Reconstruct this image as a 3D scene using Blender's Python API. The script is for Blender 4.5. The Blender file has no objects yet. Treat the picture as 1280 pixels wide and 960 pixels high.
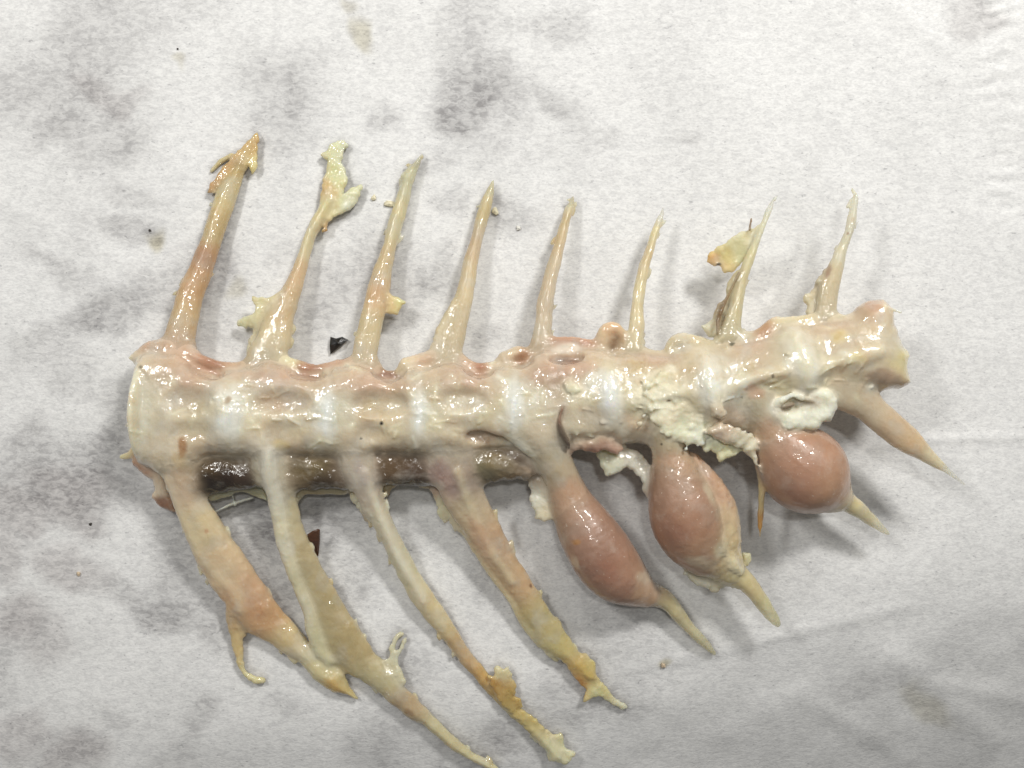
import bpy, math, random
import numpy as np

# ------------------------------------------------------------------ scale
# working unit: 1 px of the photograph on the paper = 0.1 mm.
S = 1e-4
D = 1150.0            # camera height above the paper, in those units
CX, CY = 640.0, 480.0
rng = np.random.RandomState(7)
random.seed(7)
scene = bpy.context.scene
col = scene.collection

def W(x, y, z):       # working units (photo x right, photo y down, z up) -> metres
    return ((x - CX) * S, (CY - y) * S, z * S)

# ------------------------------------------------------------------ camera
cam_d = bpy.data.cameras.new('camera')
cam = bpy.data.objects.new('camera', cam_d)
col.objects.link(cam)
cam.location = W(CX, CY, D)
cam.rotation_euler = (0, 0, 0)
cam_d.sensor_width = 36.0
cam_d.lens = 36.0 * D / 1280.0
cam_d.clip_start = 0.005
cam_d.clip_end = 20.0
scene.camera = cam
scene.render.resolution_x, scene.render.resolution_y = 1024, 768

# ------------------------------------------------------------------ light
world = bpy.data.worlds.new('World')
scene.world = world
world.use_nodes = True
bg = world.node_tree.nodes['Background']
bg.inputs['Color'].default_value = (1.0, 0.99, 0.965, 1)
bg.inputs['Strength'].default_value = 0.165

def area(name, pos, size, power, colour):
    d = bpy.data.lights.new(name, 'AREA')
    d.shape = 'RECTANGLE'
    d.size, d.size_y = size[0] * S, size[1] * S
    d.energy = power
    d.color = colour
    o = bpy.data.objects.new(name, d)
    col.objects.link(o)
    o.location = W(*pos)
    import mathutils
    v = mathutils.Vector(W(640, 440, 0)) - o.location
    o.rotation_euler = v.to_track_quat('-Z', 'Y').to_euler()
    return o
area('ceiling_lamp', (1700, -1050, 1850), (500, 320), 0.50, (1.0, 0.98, 0.94))
area('ceiling_lamp', (-550, -500, 1750), (440, 280), 0.21, (1.0, 0.98, 0.94))
area('ceiling_lamp', (860, -150, 3100), (320, 140), 0.16, (1.0, 0.985, 0.95))

scene.view_settings.view_transform = 'Standard'
scene.view_settings.look = 'None'
scene.view_settings.exposure = -0.12
scene.view_settings.gamma = 1.0
try:
    scene.view_settings.use_curve_mapping = False
except Exception:
    pass

# ------------------------------------------------------------------ noise
def _hash(i, j, k, seed):
    h = (i * 374761393 + j * 668265263 + k * 2147483647 + seed * 974634777) & 0xffffffff
    h = ((h ^ (h >> 13)) * 1274126177) & 0xffffffff
    h = ((h ^ (h >> 16)) * 2246822519) & 0xffffffff
    return ((h ^ (h >> 15)) & 0xffff) / 65535.0

def vnoise(x, y, z, seed=0):
    x = np.asarray(x, np.float64); y = np.asarray(y, np.float64); z = np.asarray(z, np.float64) + 0 * x
    i, j, k = np.floor(x).astype(np.int64), np.floor(y).astype(np.int64), np.floor(z).astype(np.int64)
    fx, fy, fz = x - i, y - j, z - k
    fx = fx * fx * (3 - 2 * fx); fy = fy * fy * (3 - 2 * fy); fz = fz * fz * (3 - 2 * fz)
    out = 0
    for a in (0, 1):
        wa = fx if a else 1 - fx
        for b in (0, 1):
            wb = fy if b else 1 - fy
            for c in (0, 1):
                wc = fz if c else 1 - fz
                out = out + wa * wb * wc * _hash(i + a, j + b, k + c, seed)
    return out * 2 - 1

def fbm(x, y, z, scale, oct=3, seed=0):
    s, a, t = 0, 1.0, 0
    for o in range(oct):
        f = 2.03 ** o / scale
        s = s + a * vnoise(x * f + 17.3 * o, y * f - 9.1 * o, z * f + 4.7 * o, seed + o)
        t += a
        a *= 0.5
    return s / t

def lin(c):
    c = np.asarray(c, np.float64) / 255.0
    return np.where(c <= 0.04045, c / 12.92, ((c + 0.055) / 1.055) ** 2.4)

def sstep(a, b, x):
    t = np.clip((x - a) / (b - a), 0, 1)
    return t * t * (3 - 2 * t)

# ------------------------------------------------------------------ paper towel
def seg_sd(x, y, pts):
    """signed side distance and plain distance to a polyline given left to right (positive below it)"""
    best = np.full(np.shape(x), 1e9); side = np.zeros(np.shape(x))
    for (ax, ay), (bx, by) in zip(pts[:-1], pts[1:]):
        dx, dy = bx - ax, by - ay
        t = np.clip(((x - ax) * dx + (y - ay) * dy) / (dx * dx + dy * dy), 0, 1)
        px, py = x - ax - t * dx, y - ay - t * dy
        d = np.hypot(px, py)
        s = np.sign(dx * py - dy * px)
        m = d < best
        best = np.where(m, d, best); side = np.where(m, s, side)
    return best * side, best

FOLD = [(-400, 1010), (300, 905), (640, 868), (880, 822), (1010, 789), (1130, 762), (1290, 735), (1900, 640)]
FOLD2 = [(1020, 572), (1095, 557), (1180, 549), (1290, 545), (1600, 530)]

def paper_h(x, y):
    x = np.asarray(x, np.float64); y = np.asarray(y, np.float64)
    h = 2.6 * fbm(x, y, 0.0, 210, 2, 11) + 1.1 * fbm(x, y, 0, 60, 2, 12)
    sd, d = seg_sd(x, y, FOLD)
    b = 34 * np.log1p(np.exp(np.clip((sd + 6) / 34, -20, 20)))
    right = sstep(520, 1000, x)
    b = b + 9 * fbm(x, y, 0, 70, 2, 15) * sstep(0, 30, b)
    h = h - b * (0.19 + 0.07 * right) - 0.0016 * b * b / (1 + b / 160)
    h = h + right * 1.5 * np.exp(-(sd / 9.0) ** 2) * (1 - sstep(1080, 1200, x))
    sd2, d2 = seg_sd(x, y, FOLD2)
    h = h + sstep(1040, 1150, x) * (1.7 * np.exp(-(sd2 / 6.0) ** 2) - 1.2 * sstep(-6, 26, sd2) * np.exp(-np.maximum(sd2, 0) / 60))
    # soft crease wrinkles in the lower right corner
    for k, (x0, y0, x1, y1, a, w) in enumerate([(1130, 830, 1290, 960, 3.2, 20), (1010, 880, 1180, 990, 2.2, 16), (1200, 870, 1330, 900, 2.0, 14),
                                                 (560, 830, 900, 900, 1.2, 20), (0, 250, 160, 330, 1.2, 14), (20, 420, 150, 360, 1.5, 12),
                                                 (330, 70, 620, 170, .9, 16), (1110, 0, 1180, 60, 2.2, 12)]):
        _, dd = seg_sd(x, y, [(x0, y0), (x1, y1)])
        h = h + a * np.exp(-(dd / w) ** 2)
    # pressed dimples along the right edge of the sheet
    em = np.exp(-((x - 1243 - 0.05 * y) / 26.0) ** 2) * sstep(-200, 20, y) * (1 - sstep(200, 330, y))
    h = h + em * (1.3 * np.sin(y * 0.24 + 0.06 * x + 4.5 * fbm(x, y, 0, 40, 2, 3)) * sstep(-.5, .4, fbm(x, y, 0, 50, 1, 8)) + 1.5 * fbm(x, 2.2 * y, 0, 17, 3, 31))
    return h

STAINS = [  # x, y, rx, ry, angle, strength, tint (0 grey, 1 olive, 2 beige-pink)
    (590, 112, 62, 34, -35, .62, 0), (565, 148, 34, 22, 10, .5, 0), (690, 35, 58, 26, 0, .34, 0), (700, 140, 36, 20, 15, .45, 0), (640, 118, 46, 20, 0, .3, 0),
    (135, 118, 42, 20, 10, .42, 2), (372, 128, 16, 30, -15, .5, 0), (470, 148, 24, 18, 0, .42, 0), (155, 175, 16, 20, 0, .35, 0), (60, 170, 40, 14, -30, .28, 0),
    (160, 285, 36, 22, 0, .6, 0), (186, 302, 12, 20, 0, .75, 1), (130, 384, 52, 36, -15, .72, 0), (58, 330, 50, 16, 40, .38, 0), (170, 235, 40, 18, 20, .36, 0),
    (440, 338, 46, 56, 0, .40, 0), (395, 395, 26, 34, 0, .48, 0), (420, 250, 30, 24, 0, .4, 0), (548, 338, 34, 24, 0, .45, 0), (645, 268, 42, 24, 20, .5, 0), (560, 262, 26, 20, 0, .3, 0),
    (500, 400, 40, 26, 0, .4, 0), (610, 420, 26, 20, 0, .35, 0), (270, 330, 22, 60, 15, .42, 0), (295, 362, 14, 12, 0, .35, 1), (350, 320, 24, 30, 0, .28, 0), (545, 200, 40, 22, -30, .3, 0),
    (220, 70, 9, 7, 0, .4, 1), (462, 44, 13, 26, -20, .55, 1), (445, 8, 12, 10, 0, .35, 1), (830, 832, 6, 5, 0, .8, 1), (690, 365, 30, 40, 0, .28, 0), (745, 175, 40, 20, 0, .22, 0), (870, 175, 30, 12, 0, .18, 0),
    (88, 612, 74, 40, 10, .55, 2), (30, 566, 40, 42, 0, .5, 0), (118, 566, 40, 26, 0, .58, 0), (24, 640, 40, 30, 0, .5, 2), (110, 655, 34, 26, 0, .48, 2), (90, 706, 52, 26, 30, .48, 2), (12, 690, 24, 40, 0, .4, 2),
    (18, 772, 46, 40, 0, .6, 2), (60, 800, 30, 40, 20, .35, 2), (198, 768, 44, 20, 28, .58, 0), (145, 740, 30, 14, 30, .42, 0), (94, 944, 44, 40, 0, .52, 2), (252, 890, 18, 26, 0, .42, 0), (20, 930, 40, 40, 0, .4, 2), (140, 890, 30, 18, 30, .3, 0),
    (278, 782, 28, 44, 0, .52, 0), (330, 645, 52, 50, 0, .66, 0), (432, 650, 52, 44, 0, .56, 0), (440, 720, 40, 34, 30, .4, 0), (90, 470, 40, 30, 0, .3, 0), (60, 430, 60, 26, -20, .33, 0), (150, 520, 26, 60, 0, .45, 0),
    (770, 770, 50, 34, 30, .38, 0), (715, 705, 20, 40, -25, .4, 0), (600, 720, 30, 36, -20, .3, 0), (520, 680, 26, 26, 0, .36, 0), (620, 935, 34, 30, 0, .5, 0), (760, 900, 60, 24, 0, .2, 0), (345, 890, 40, 22, 0, .36, 0),
    (1185, 905, 46, 22, 40, .34, 1), (1100, 870, 70, 22, 0, .25, 0), (1170, 110, 12, 10, 0, .3, 0), (1220, 20, 40, 22, 0, .3, 2), (875, 180, 16, 7, 0, .3, 0), (1095, 660, 40, 30, 0, .2, 0), (985, 720, 50, 30, 0, .18, 0)]

def axis(lo, core_lo, core_hi, hi, step, coarse):
    return np.concatenate([np.arange(lo, core_lo, coarse), np.arange(core_lo, core_hi, step), np.arange(core_hi, hi + 1, coarse)])
gx = axis(-1100, -100, 1380, 2400, 3.0, 40)
gy = axis(-1000, -80, 1040, 1960, 3.0, 40)
GX, GY = np.meshgrid(gx, gy)
GH = paper_h(GX, GY)
wx = GX + 24 * fbm(GX, GY, 0, 48, 3, 21)
wy = GY + 24 * fbm(GX, GY, 0, 48, 3, 25)
wet = np.zeros_like(GX); olive = np.zeros_like(GX); pink = np.zeros_like(GX)
soft = 0.5 + 0.5 * fbm(GX, GY, 0, 46, 2, 40)
for (x, y, rx, ry, an, st, tint) in STAINS:
    a = math.radians(an)
    u = ((wx - x) * math.cos(a) + (wy - y) * math.sin(a)) / rx
    v = (-(wx - x) * math.sin(a) + (wy - y) * math.cos(a)) / ry
    r = np.sqrt(u * u + v * v)
    m = st * (1 - sstep(0.2 + 0.4 * soft, 1.15 + 0.4 * soft, r))
    wet = 1 - (1 - wet) * (1 - m)
    if tint == 1: olive = np.maximum(olive, m)
    if tint == 2: pink = np.maximum(pink, m)
# broad faint damp all through the left half
broad = sstep(-0.12, 0.5, fbm(GX, GY, 0, 120, 4, 50)) * (1 - sstep(560, 1000, GX)) * 0.46
wet = 1 - (1 - wet) * (1 - broad)
wet *= 0.9 + 0.5 * fbm(GX, GY, 0, 24, 4, 61)
wet = np.clip(wet, 0, 1)

def grid_mesh(name, X, Y, H):
    ny, nx = X.shape
    v = np.stack([(X - CX) * S, (CY - Y) * S, H * S], -1).reshape(-1, 3)
    idx = np.arange(nx * ny).reshape(ny, nx)
    f = np.stack([idx[1:, :-1], idx[1:, 1:], idx[:-1, 1:], idx[:-1, :-1]], -1).reshape(-1, 4)
    me = bpy.data.meshes.new(name)
    me.vertices.add(len(v)); me.vertices.foreach_set('co', v.astype(np.float32).ravel())
    me.loops.add(f.size); me.loops.foreach_set('vertex_index', f.astype(np.int32).ravel())
    me.polygons.add(len(f)); me.polygons.foreach_set('loop_start', np.arange(0, f.size, 4, dtype=np.int32))
    me.update(calc_edges=True)
    me.polygons.foreach_set('use_smooth', np.ones(len(f), bool))
    return me

def set_attr(me, name, data, kind='FLOAT'):
    a = me.attributes.new(name, kind, 'POINT')
    if kind == 'FLOAT':
        a.data.foreach_set('value', np.asarray(data, np.float32).ravel())
    else:
        c = np.ones((len(data), 4), np.float32); c[:, :3] = data
        a.data.foreach_set('color', c.ravel())

class NT:
    """small node helper"""
    def __init__(s, name):
        s.m = bpy.data.materials.new(name); s.m.use_nodes = True
        s.t = s.m.node_tree; s.t.nodes.clear()
        s.out = s.t.nodes.new('ShaderNodeOutputMaterial')
    def n(s, kind, **kw):
        nd = s.t.nodes.new(kind)
        ins = kw.pop('ins', {})
        for k, v in kw.items(): setattr(nd, k, v)
        for k, v in ins.items():
            if isinstance(v, bpy.types.NodeSocket): s.t.links.new(v, nd.inputs[k])
            else: nd.inputs[k].default_value = v
        return nd
    def math(s, op, a, b=0.0, c=None, clamp=False):
        i = {0: a, 1: b}
        if c is not None: i[2] = c
        return s.n('ShaderNodeMath', operation=op, use_clamp=clamp, ins=i).outputs[0]
    def mix(s, fac, a, b, blend='MIX'):
        nd = s.n('ShaderNodeMix', data_type='RGBA', blend_type=blend, ins={'Factor': fac})
        for k, v in ((6, a), (7, b)):
            if isinstance(v, bpy.types.NodeSocket): s.t.links.new(v, nd.inputs[k])
            else: nd.inputs[k].default_value = (*v, 1) if len(v) == 3 else v
        return nd.outputs[2]
    def ramp(s, fac, lo, hi, a=0.0, b=1.0):
        return s.n('ShaderNodeMapRange', interpolation_type='SMOOTHSTEP', ins={0: fac, 1: lo, 2: hi, 3: a, 4: b}).outputs[0]
    def noise(s, scale, detail=3, rough=0.55, vec=None, dist=0.0):
        i = {'Scale': scale, 'Detail': detail, 'Roughness': rough, 'Distortion': dist}
        if vec is not None: i['Vector'] = vec
        return s.n('ShaderNodeTexNoise', ins=i)
    def attr(s, name, out='Fac'):
        return s.n('ShaderNodeAttribute', attribute_name=name).outputs[out]

def paper_material():
    N = NT('paper')
    obj = N.n('ShaderNodeTexCoord').outputs['Object']
    wet_shade_a, ol, pk = N.attr('wet'), N.attr('olive'), N.attr('pink')
    stretch = N.n('ShaderNodeMapping', ins={'Vector': obj, 'Scale': (0.55, 1.0, 1.0)}).outputs[0]
    fib = N.noise(4200, 2, 0.6, stretch, 0.3).outputs[0]          # fibre weave about 0.25 mm
    fib2 = N.noise(1500, 4, 0.65, stretch, 0.6).outputs[0]
    big = N.noise(110, 5, 0.65, obj).outputs[0]
    fleck = N.noise(3000, 2, 0.5, stretch, 0.2).outputs[0]
    dry = N.mix(N.ramp(big, 0.3, 0.7), (0.765, 0.765, 0.755), (0.83, 0.83, 0.82))
    dry = N.mix(N.ramp(fib, 0.34, 0.64, 0.0, 1.0), N.mix(1.0, dry, (0.885, 0.885, 0.89), 'MULTIPLY'), dry)
    dry = N.mix(N.ramp(fib2, 0.36, 0.6, 0.0, 1.0), N.mix(1.0, dry, (0.885, 0.885, 0.89), 'MULTIPLY'), dry)
    dark = N.math('MULTIPLY', N.ramp(fleck, 0.62, 0.72), N.ramp(fib2, 0.6, 0.4))
    c = N.mix(N.math('MULTIPLY', dark, 0.6), dry, (0.33, 0.33, 0.34))
    w = N.math('MULTIPLY', wet_shade_a, N.ramp(fib2, 0.3, 0.65, 1.2, 0.72), clamp=True)
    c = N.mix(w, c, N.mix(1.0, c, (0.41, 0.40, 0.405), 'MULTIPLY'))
    c = N.mix(N.math('MULTIPLY', pk, 0.55), c, N.mix(1.0, c, (0.90, 0.83, 0.82), 'MULTIPLY'))
    c = N.mix(N.math('MULTIPLY', ol, 0.8), c, N.mix(1.0, c, (0.95, 0.88, 0.62), 'MULTIPLY'))
    hgt = N.math('ADD', N.math('MULTIPLY', fib, 0.55), N.math('MULTIPLY', fib2, 0.9))
    hgt = N.math('MULTIPLY', hgt, N.ramp(w, 0.0, 0.9, 1.0, 0.55))
    bump = N.n('ShaderNodeBump', ins={'Strength': 0.55, 'Distance': 0.00010, 'Height': hgt}).outputs[0]
    rough = N.ramp(w, 0.0, 1.0, 0.95, 0.62)
    b = N.n('ShaderNodeBsdfPrincipled', ins={'Base Color': c, 'Roughness': rough, 'Normal': bump, 'Specular IOR Level': 0.25})
    N.t.links.new(b.outputs[0], N.out.inputs[0])
    return N.m

pm = grid_mesh('paper_towel', GX, GY, GH)
set_attr(pm, 'olive', olive); set_attr(pm, 'pink', pink)
pm.materials.append(paper_material())
paper = bpy.data.objects.new('paper_towel', pm)
col.objects.link(paper)
paper['kind'] = 'structure'
paper['label'] = 'white paper towel with grey wet blotches under the bones'
paper['category'] = 'paper towel'

# ------------------------------------------------------------------ implicit modelling of the bone
def P3(x, y, z):      # a photo pixel at height z -> working coordinates
    k = (D - z) / D
    return CX + (x - CX) * k, CY + (y - CY) * k, z

def gz(x, y, dz):     # resting dz above the paper
    return float(paper_h(x, y)) + dz

def catmull(pts, n=4):
    pts = [np.asarray(p, float) for p in pts]
    if len(pts) < 3: return np.array(pts)
    out = []
    ext = [2 * pts[0] - pts[1]] + pts + [2 * pts[-1] - pts[-2]]
    for i in range(1, len(ext) - 2):
        p0, p1, p2, p3 = ext[i - 1:i + 3]
        for t in np.arange(n) / n:
            out.append(0.5 * (2 * p1 + (p2 - p0) * t + (2 * p0 - 5 * p1 + 4 * p2 - p3) * t * t + (3 * p1 - p0 - 3 * p2 + p3) * t ** 3))
    out.append(pts[-1])
    return np.array(out)

def zq(x, z):         # the left end lies flat and low on the paper, the right end is propped up by the swellings
    return z * (0.60 + 0.40 * float(sstep(480, 950, np.float64(x)))) if z > 10 else z

class Chain:
    """tapered rod through (photo x, photo y, z, radius); zs flattens it in z"""
    def __init__(s, pts, zs=1.0, n=4):
        q = []
        for (x, y, z, r) in pts:
            z = zq(x, z)
            X, Y, Z = P3(x, y, z)
            q.append((X, Y, Z, r * (D - z) / D))
        s.q = catmull(q, n); s.zs = zs
        s.q[:, 3] = np.maximum(s.q[:, 3], 0.8)
        r = s.q[:, 3]
        s.lo = (s.q[:, :3] - r[:, None]).min(0); s.hi = (s.q[:, :3] + r[:, None]).max(0)
    def seg(s, a, b, X, Y, Z):
        ab = b[:3] - a[:3]
        L = float((ab * ab).sum()) + 1e-9
        t = np.clip(((X - a[0]) * ab[0] + (Y - a[1]) * ab[1] + (Z - a[2]) * ab[2]) / L, 0, 1)
        r = a[3] + t * (b[3] - a[3])
        dz = (Z - a[2] - t * ab[2]) / s.zs
        return np.sqrt((X - a[0] - t * ab[0]) ** 2 + (Y - a[1] - t * ab[1]) ** 2 + dz * dz) - r
    def dist(s, X, Y, Z, pad=16):
        shape = np.broadcast(X, Y, Z).shape
        out = np.full(shape, 40.0, np.float32)
        grid = len(shape) == 3
        for a, b in zip(s.q[:-1], s.q[1:]):
            if grid:
                lo = np.minimum(a[:3] - a[3], b[:3] - b[3]) - pad; hi = np.maximum(a[:3] + a[3], b[:3] + b[3]) + pad
                xs = slice(*np.searchsorted(X[:, 0, 0], (lo[0], hi[0]))); ys = slice(*np.searchsorted(Y[0, :, 0], (lo[1], hi[1])))
                zz = slice(*np.searchsorted(Z[0, 0, :], (lo[2], hi[2])))
                if xs.start == xs.stop or ys.start == ys.stop or zz.start == zz.stop: continue
                d = s.seg(a, b, X[xs], Y[:, ys], Z[:, :, zz])
                out[xs, ys, zz] = np.minimum(out[xs, ys, zz], d)
            else:
                out = np.minimum(out, s.seg(a, b, X, Y, Z))
        return out

class Blob:
    def __init__(s, x, y, z, rx, ry, rz, rot=0):
        z = zq(x, z)
        s.c = np.array(P3(x, y, z)); s.r = np.array([rx, ry, rz], float); s.a = math.radians(rot)
        m = max(rx, ry)
        s.lo = s.c - (m, m, rz); s.hi = s.c + (m, m, rz)
    def dist(s, X, Y, Z):
        c, n = math.cos(s.a), math.sin(s.a)
        u, v = X - s.c[0], Y - s.c[1]
        p, q = (u * c + v * n), (-u * n + v * c)
        w = Z - s.c[2]
        k0 = np.sqrt((p / s.r[0]) ** 2 + (q / s.r[1]) ** 2 + (w / s.r[2]) ** 2)
        k1 = np.sqrt((p / s.r[0] ** 2) ** 2 + (q / s.r[1] ** 2) ** 2 + (w / s.r[2] ** 2) ** 2) + 1e-6
        return k0 * (k0 - 1) / k1

def fray(poly, amp, step=5.0, seed=0):
    r = random.Random(seed * 131 + len(poly))
    out = []
    for (a, b) in zip(poly, poly[1:] + poly[:1]):
        L = math.hypot(b[0] - a[0], b[1] - a[1])
        n = max(1, int(L / step))
        for k in range(n):
            t = k / n
            nx, ny = -(b[1] - a[1]) / (L + 1e-6), (b[0] - a[0]) / (L + 1e-6)
            j = 0 if k == 0 else r.uniform(-amp, amp)
            out.append((a[0] + (b[0] - a[0]) * t + nx * j, a[1] + (b[1] - a[1]) * t + ny * j))
    return out

class Pillow:
    """solid with a traced outline: height line zl = [(x, y, z), ...], edge radius R, half thickness t"""
    def __init__(s, poly, zl, R, t, amp=0.0, step=5.0, wob=0.0, seed=0):
        if amp: poly = fray(list(poly), amp, step, seed)
        s.R, s.t, s.wob, s.seed = float(R), float(t), wob, seed
        if len(zl) == 1: zl = [zl[0], (zl[0][0] + 1, zl[0][1], zl[0][2])]
        s.zl = [(p[0], p[1], zq(p[0], p[2])) for p in zl]
        a, b = np.array(s.zl[0][:2], float), np.array(s.zl[-1][:2], float)
        s.dir = (b - a) / np.hypot(*(b - a)); s.o = a
        s.ts = [float(np.dot(np.array(p[:2]) - a, s.dir)) for p in s.zl]; s.zs = [p[2] for p in s.zl]
        q = []
        for (x, y) in poly:
            z = float(s.zat(x, y))
            q.append(P3(x, y, z)[:2])
        s.p = np.array(q)
        zmin, zmax = min(s.zs), max(s.zs)
        s.lo = np.array([*s.p.min(0), zmin - t - wob]); s.hi = np.array([*s.p.max(0), zmax + t + wob])
    def zat(s, x, y):
        return np.interp((x - s.o[0]) * s.dir[0] + (y - s.o[1]) * s.dir[1], s.ts, s.zs)
    def d2(s, x, y):
        best = np.full(x.shape, 1e9); inside = np.zeros(x.shape, bool)
        n = len(s.p)
        for i in range(n):
            a, b = s.p[i], s.p[(i + 1) % n]
            ex, ey = b[0] - a[0], b[1] - a[1]
            px, py = x - a[0], y - a[1]
            t = np.clip((px * ex + py * ey) / (ex * ex + ey * ey + 1e-9), 0, 1)
            best = np.minimum(best, (px - t * ex) ** 2 + (py - t * ey) ** 2)
            if abs(ey) > 1e-9:
                cr = ((a[1] > y) != (b[1] > y)) & (px < ex * py / ey)
                inside ^= cr
        d = np.sqrt(best)
        return np.where(inside, -d, d)
    def dist(s, X, Y, Z):
        x, y = np.broadcast_arrays(X[..., 0] if X.ndim == 3 else X, Y[..., 0] if Y.ndim == 3 else Y)
        d2 = s.d2(x, y)
        kk = 1.0
        z0 = s.zat(x, y)
        if s.wob: z0 = z0 + s.wob * fbm(x, y, 0, 22, 2, 70 + s.seed)
        u = np.maximum((s.R + d2) / s.R, 0)
        if X.ndim == 3: u = u[..., None]; z0 = z0[..., None]
        v = (Z - z0) / s.t
        return ((np.sqrt(u * u + v * v) - 1) * min(s.R, s.t)).astype(np.float32)

PR = []        # (shape, part key, colour, blend k, roughness of surface, extras)
def add(shape, part, colour, k=6.0, bump=0.6, thin=None, bias=0.0, wetness=1.0):
    PR.append(dict(s=shape, part=part, col=colour, k=k, bump=bump, thin=thin, bias=bias, wet=wetness))

PARTS = {}     # key -> (name, parent key or None, label or None)
def part(key, name, parent=None, label=None):
    PARTS[key] = (name, parent, label); return key

# palette, as seen (sRGB)
CENT = (197, 183, 156); CENT2 = (190, 172, 148); BLUISH = (204, 206, 200); ROSE = (186, 150, 128)
IVORY = (204, 190, 154); CREAM = (214, 204, 166); FATY = (222, 212, 160); AMBER = (196, 150, 70)
BULB = (178, 124, 98); BROWN = (96, 70, 50); CLOT = (64, 44, 34); WHITE = (222, 216, 200); GLASSY = (206, 202, 180)

# ---- column ---------------------------------------------------------------
AX = [(172, 512), (235, 515), (293, 516), (352, 517), (411, 518), (468, 518), (524, 517), (584, 513), (643, 508), (702, 503), (760, 496), (820, 492), (880, 485), (938, 471), (993, 459), (1050, 448), (1112, 434)]
RJ = {0: 50, 2: 49, 4: 49, 6: 48, 8: 46, 10: 46, 12: 48, 14: 45, 16: 45}
def zc(x): return 60 + (x - 170) / 950.0 * 14
def rad(i): return RJ.get(i, RJ.get(i - 1, 52) - 5)
for v in range(8):
    i = 2 * v
    key = part('vert%d' % v, 'vertebra')
    pts = []
    (x0, y0), (x1, y1), (x2, y2) = AX[i:i + 3]
    for t in (0, .16, .34, .5, .66, .84, 1):
        x = x0 + (x2 - x0) * t
        if v == 0: x = 226 + (x2 - 226) * t
        if v == 7: x = x0 + (1062 - x0) * t
        y = np.interp(x, [x0, x1, x2], [y0, y1, y2])
        r = rad(i) * (1 - t) + rad(i + 2) * t
        r *= 1 - 0.20 * math.sin(math.pi * t) ** 0.8
        pts.append((x, y, zc(x), r))
    add(Chain(pts, .80 + .18 * float(sstep(480, 950, np.float64(x1))), 3), key, [(x0, y0, CENT), (x1, y1 - 26, CENT2), (x1, y1 + 20, CENT), (x2, y2, CENT)], k=6, bump=.8)
    # lateral ridge along the centrum
    add(Chain([(x0 + 18, y0 + 8, zc(x0) + 36, 5), (x1, y1 + 3, zc(x1) + 36, 4), (x2 - 14, y2 + 5, zc(x2) + 38, 5)]), key, (202, 190, 164), k=14, bump=.8)
for j in range(1, 8):
    x, y = AX[2 * j]; r = rad(2 * j)
    key = part('joint%d' % j, 'joint_ligament')
    tilt = (AX[2 * j + 1][1] - AX[2 * j - 1][1]) / (AX[2 * j + 1][0] - AX[2 * j - 1][0])
    add(Blob(x, y - 1, zc(x), 20, r - 1, r * (.80 + .18 * float(sstep(480, 950, np.float64(x)))) + 2.2, math.degrees(math.atan(tilt))), key, [(x, y - 46, CENT), (x, y - 12, (222, 227, 229)), (x, y + 14, (226, 231, 233)), (x, y + 50, CENT)], k=9, bump=.6)
BODY = [(174, 448), (184, 441), (200, 440), (226, 440), (240, 448), (262, 461), (300, 462), (340, 452), (372, 463), (400, 466), (440, 456), (470, 463), (490, 472), (508, 462), (540, 454), (580, 457), (600, 466), (632, 457), (660, 450), (680, 438), (740, 436), (780, 440), (832, 442), (848, 430), (890, 432), (925, 424), (956, 418), (972, 404), (1000, 404), (1044, 400), (1080, 392), (1106, 394), (1116, 420), (1122, 446), (1116, 480), (1090, 486), (1070, 494), (1040, 496), (1000, 502), (960, 520), (930, 542), (890, 550), (840, 554), (790, 554), (750, 556), (710, 562), (680, 572), (640, 558), (600, 561), (540, 566), (470, 566), (400, 567), (330, 569), (270, 570), (230, 586), (200, 590), (176, 578), (171, 540), (168, 500)]
BCOL = []
for v in range(8):
    (x0, y0), (x1, y1), (x2, y2) = AX[2 * v:2 * v + 3]
    BCOL += [(x0 + 12, y0, (200, 192, 170)), (x1, y1 - 44, (188, 160, 138)), (x1, y1 - 20, (186, 166, 142)), (x1 + 20, y1 + 12, (198, 184, 156)), (x1 - 20, y1 + 34, (194, 178, 154)), (x1 + 24, y1 + 50, (188, 170, 146))]
add(Pillow(BODY, [(170, 500, zc(170)), (1120, 440, zc(1120))], 30, 31, 1.2, 6, 0, 4), '@vert', BCOL, k=10, bump=.95)
CANAL = [(206, 570), (220, 602), (250, 616), (290, 611), (330, 608), (372, 613), (436, 611), (470, 604), (500, 605), (548, 604), (600, 601), (660, 597), (690, 582), (690, 556), (600, 552), (400, 558), (230, 560)]
part('canal', 'haemal_canal')
add(Pillow(CANAL, [(206, 580, 60), (690, 580, 60)], 14, 13, 1.6, 5, 0, 5), 'canal', [(250, 590, (78, 62, 42)), (270, 606, (40, 32, 26)), (320, 600, (60, 48, 38)), (345, 590, (170, 150, 128)), (380, 590, (112, 94, 64)), (400, 604, (64, 50, 36)), (440, 600, (96, 76, 56)), (455, 585, (176, 156, 142)), (485, 590, (92, 72, 50)), (520, 598, (72, 56, 44)), (560, 590, (160, 134, 122)), (600, 590, (104, 92, 62)), (640, 585, (116, 94, 68)), (670, 580, (180, 156, 134))], k=6, bump=2.0)
# end faces
add(Blob(181, 512, 62, 10, 58, 46, 2), 'vert0', (208, 200, 176), k=10)
add(Pillow([(1066, 396), (1072, 384), (1084, 376), (1100, 374), (1109, 385), (1112, 407), (1122, 432), (1133, 445), (1129, 460), (1134, 479), (1120, 486), (1098, 486), (1070, 470)], [(1070, 430, 80), (1130, 440, 72)], 20, 26, 1.6, 6, 0, 3), 'vert7', [(1090, 380, (188, 160, 134)), (1110, 430, CENT), (1128, 446, (206, 192, 140)), (1110, 478, (182, 160, 138)), (1080, 440, CENT)], k=12)

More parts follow.
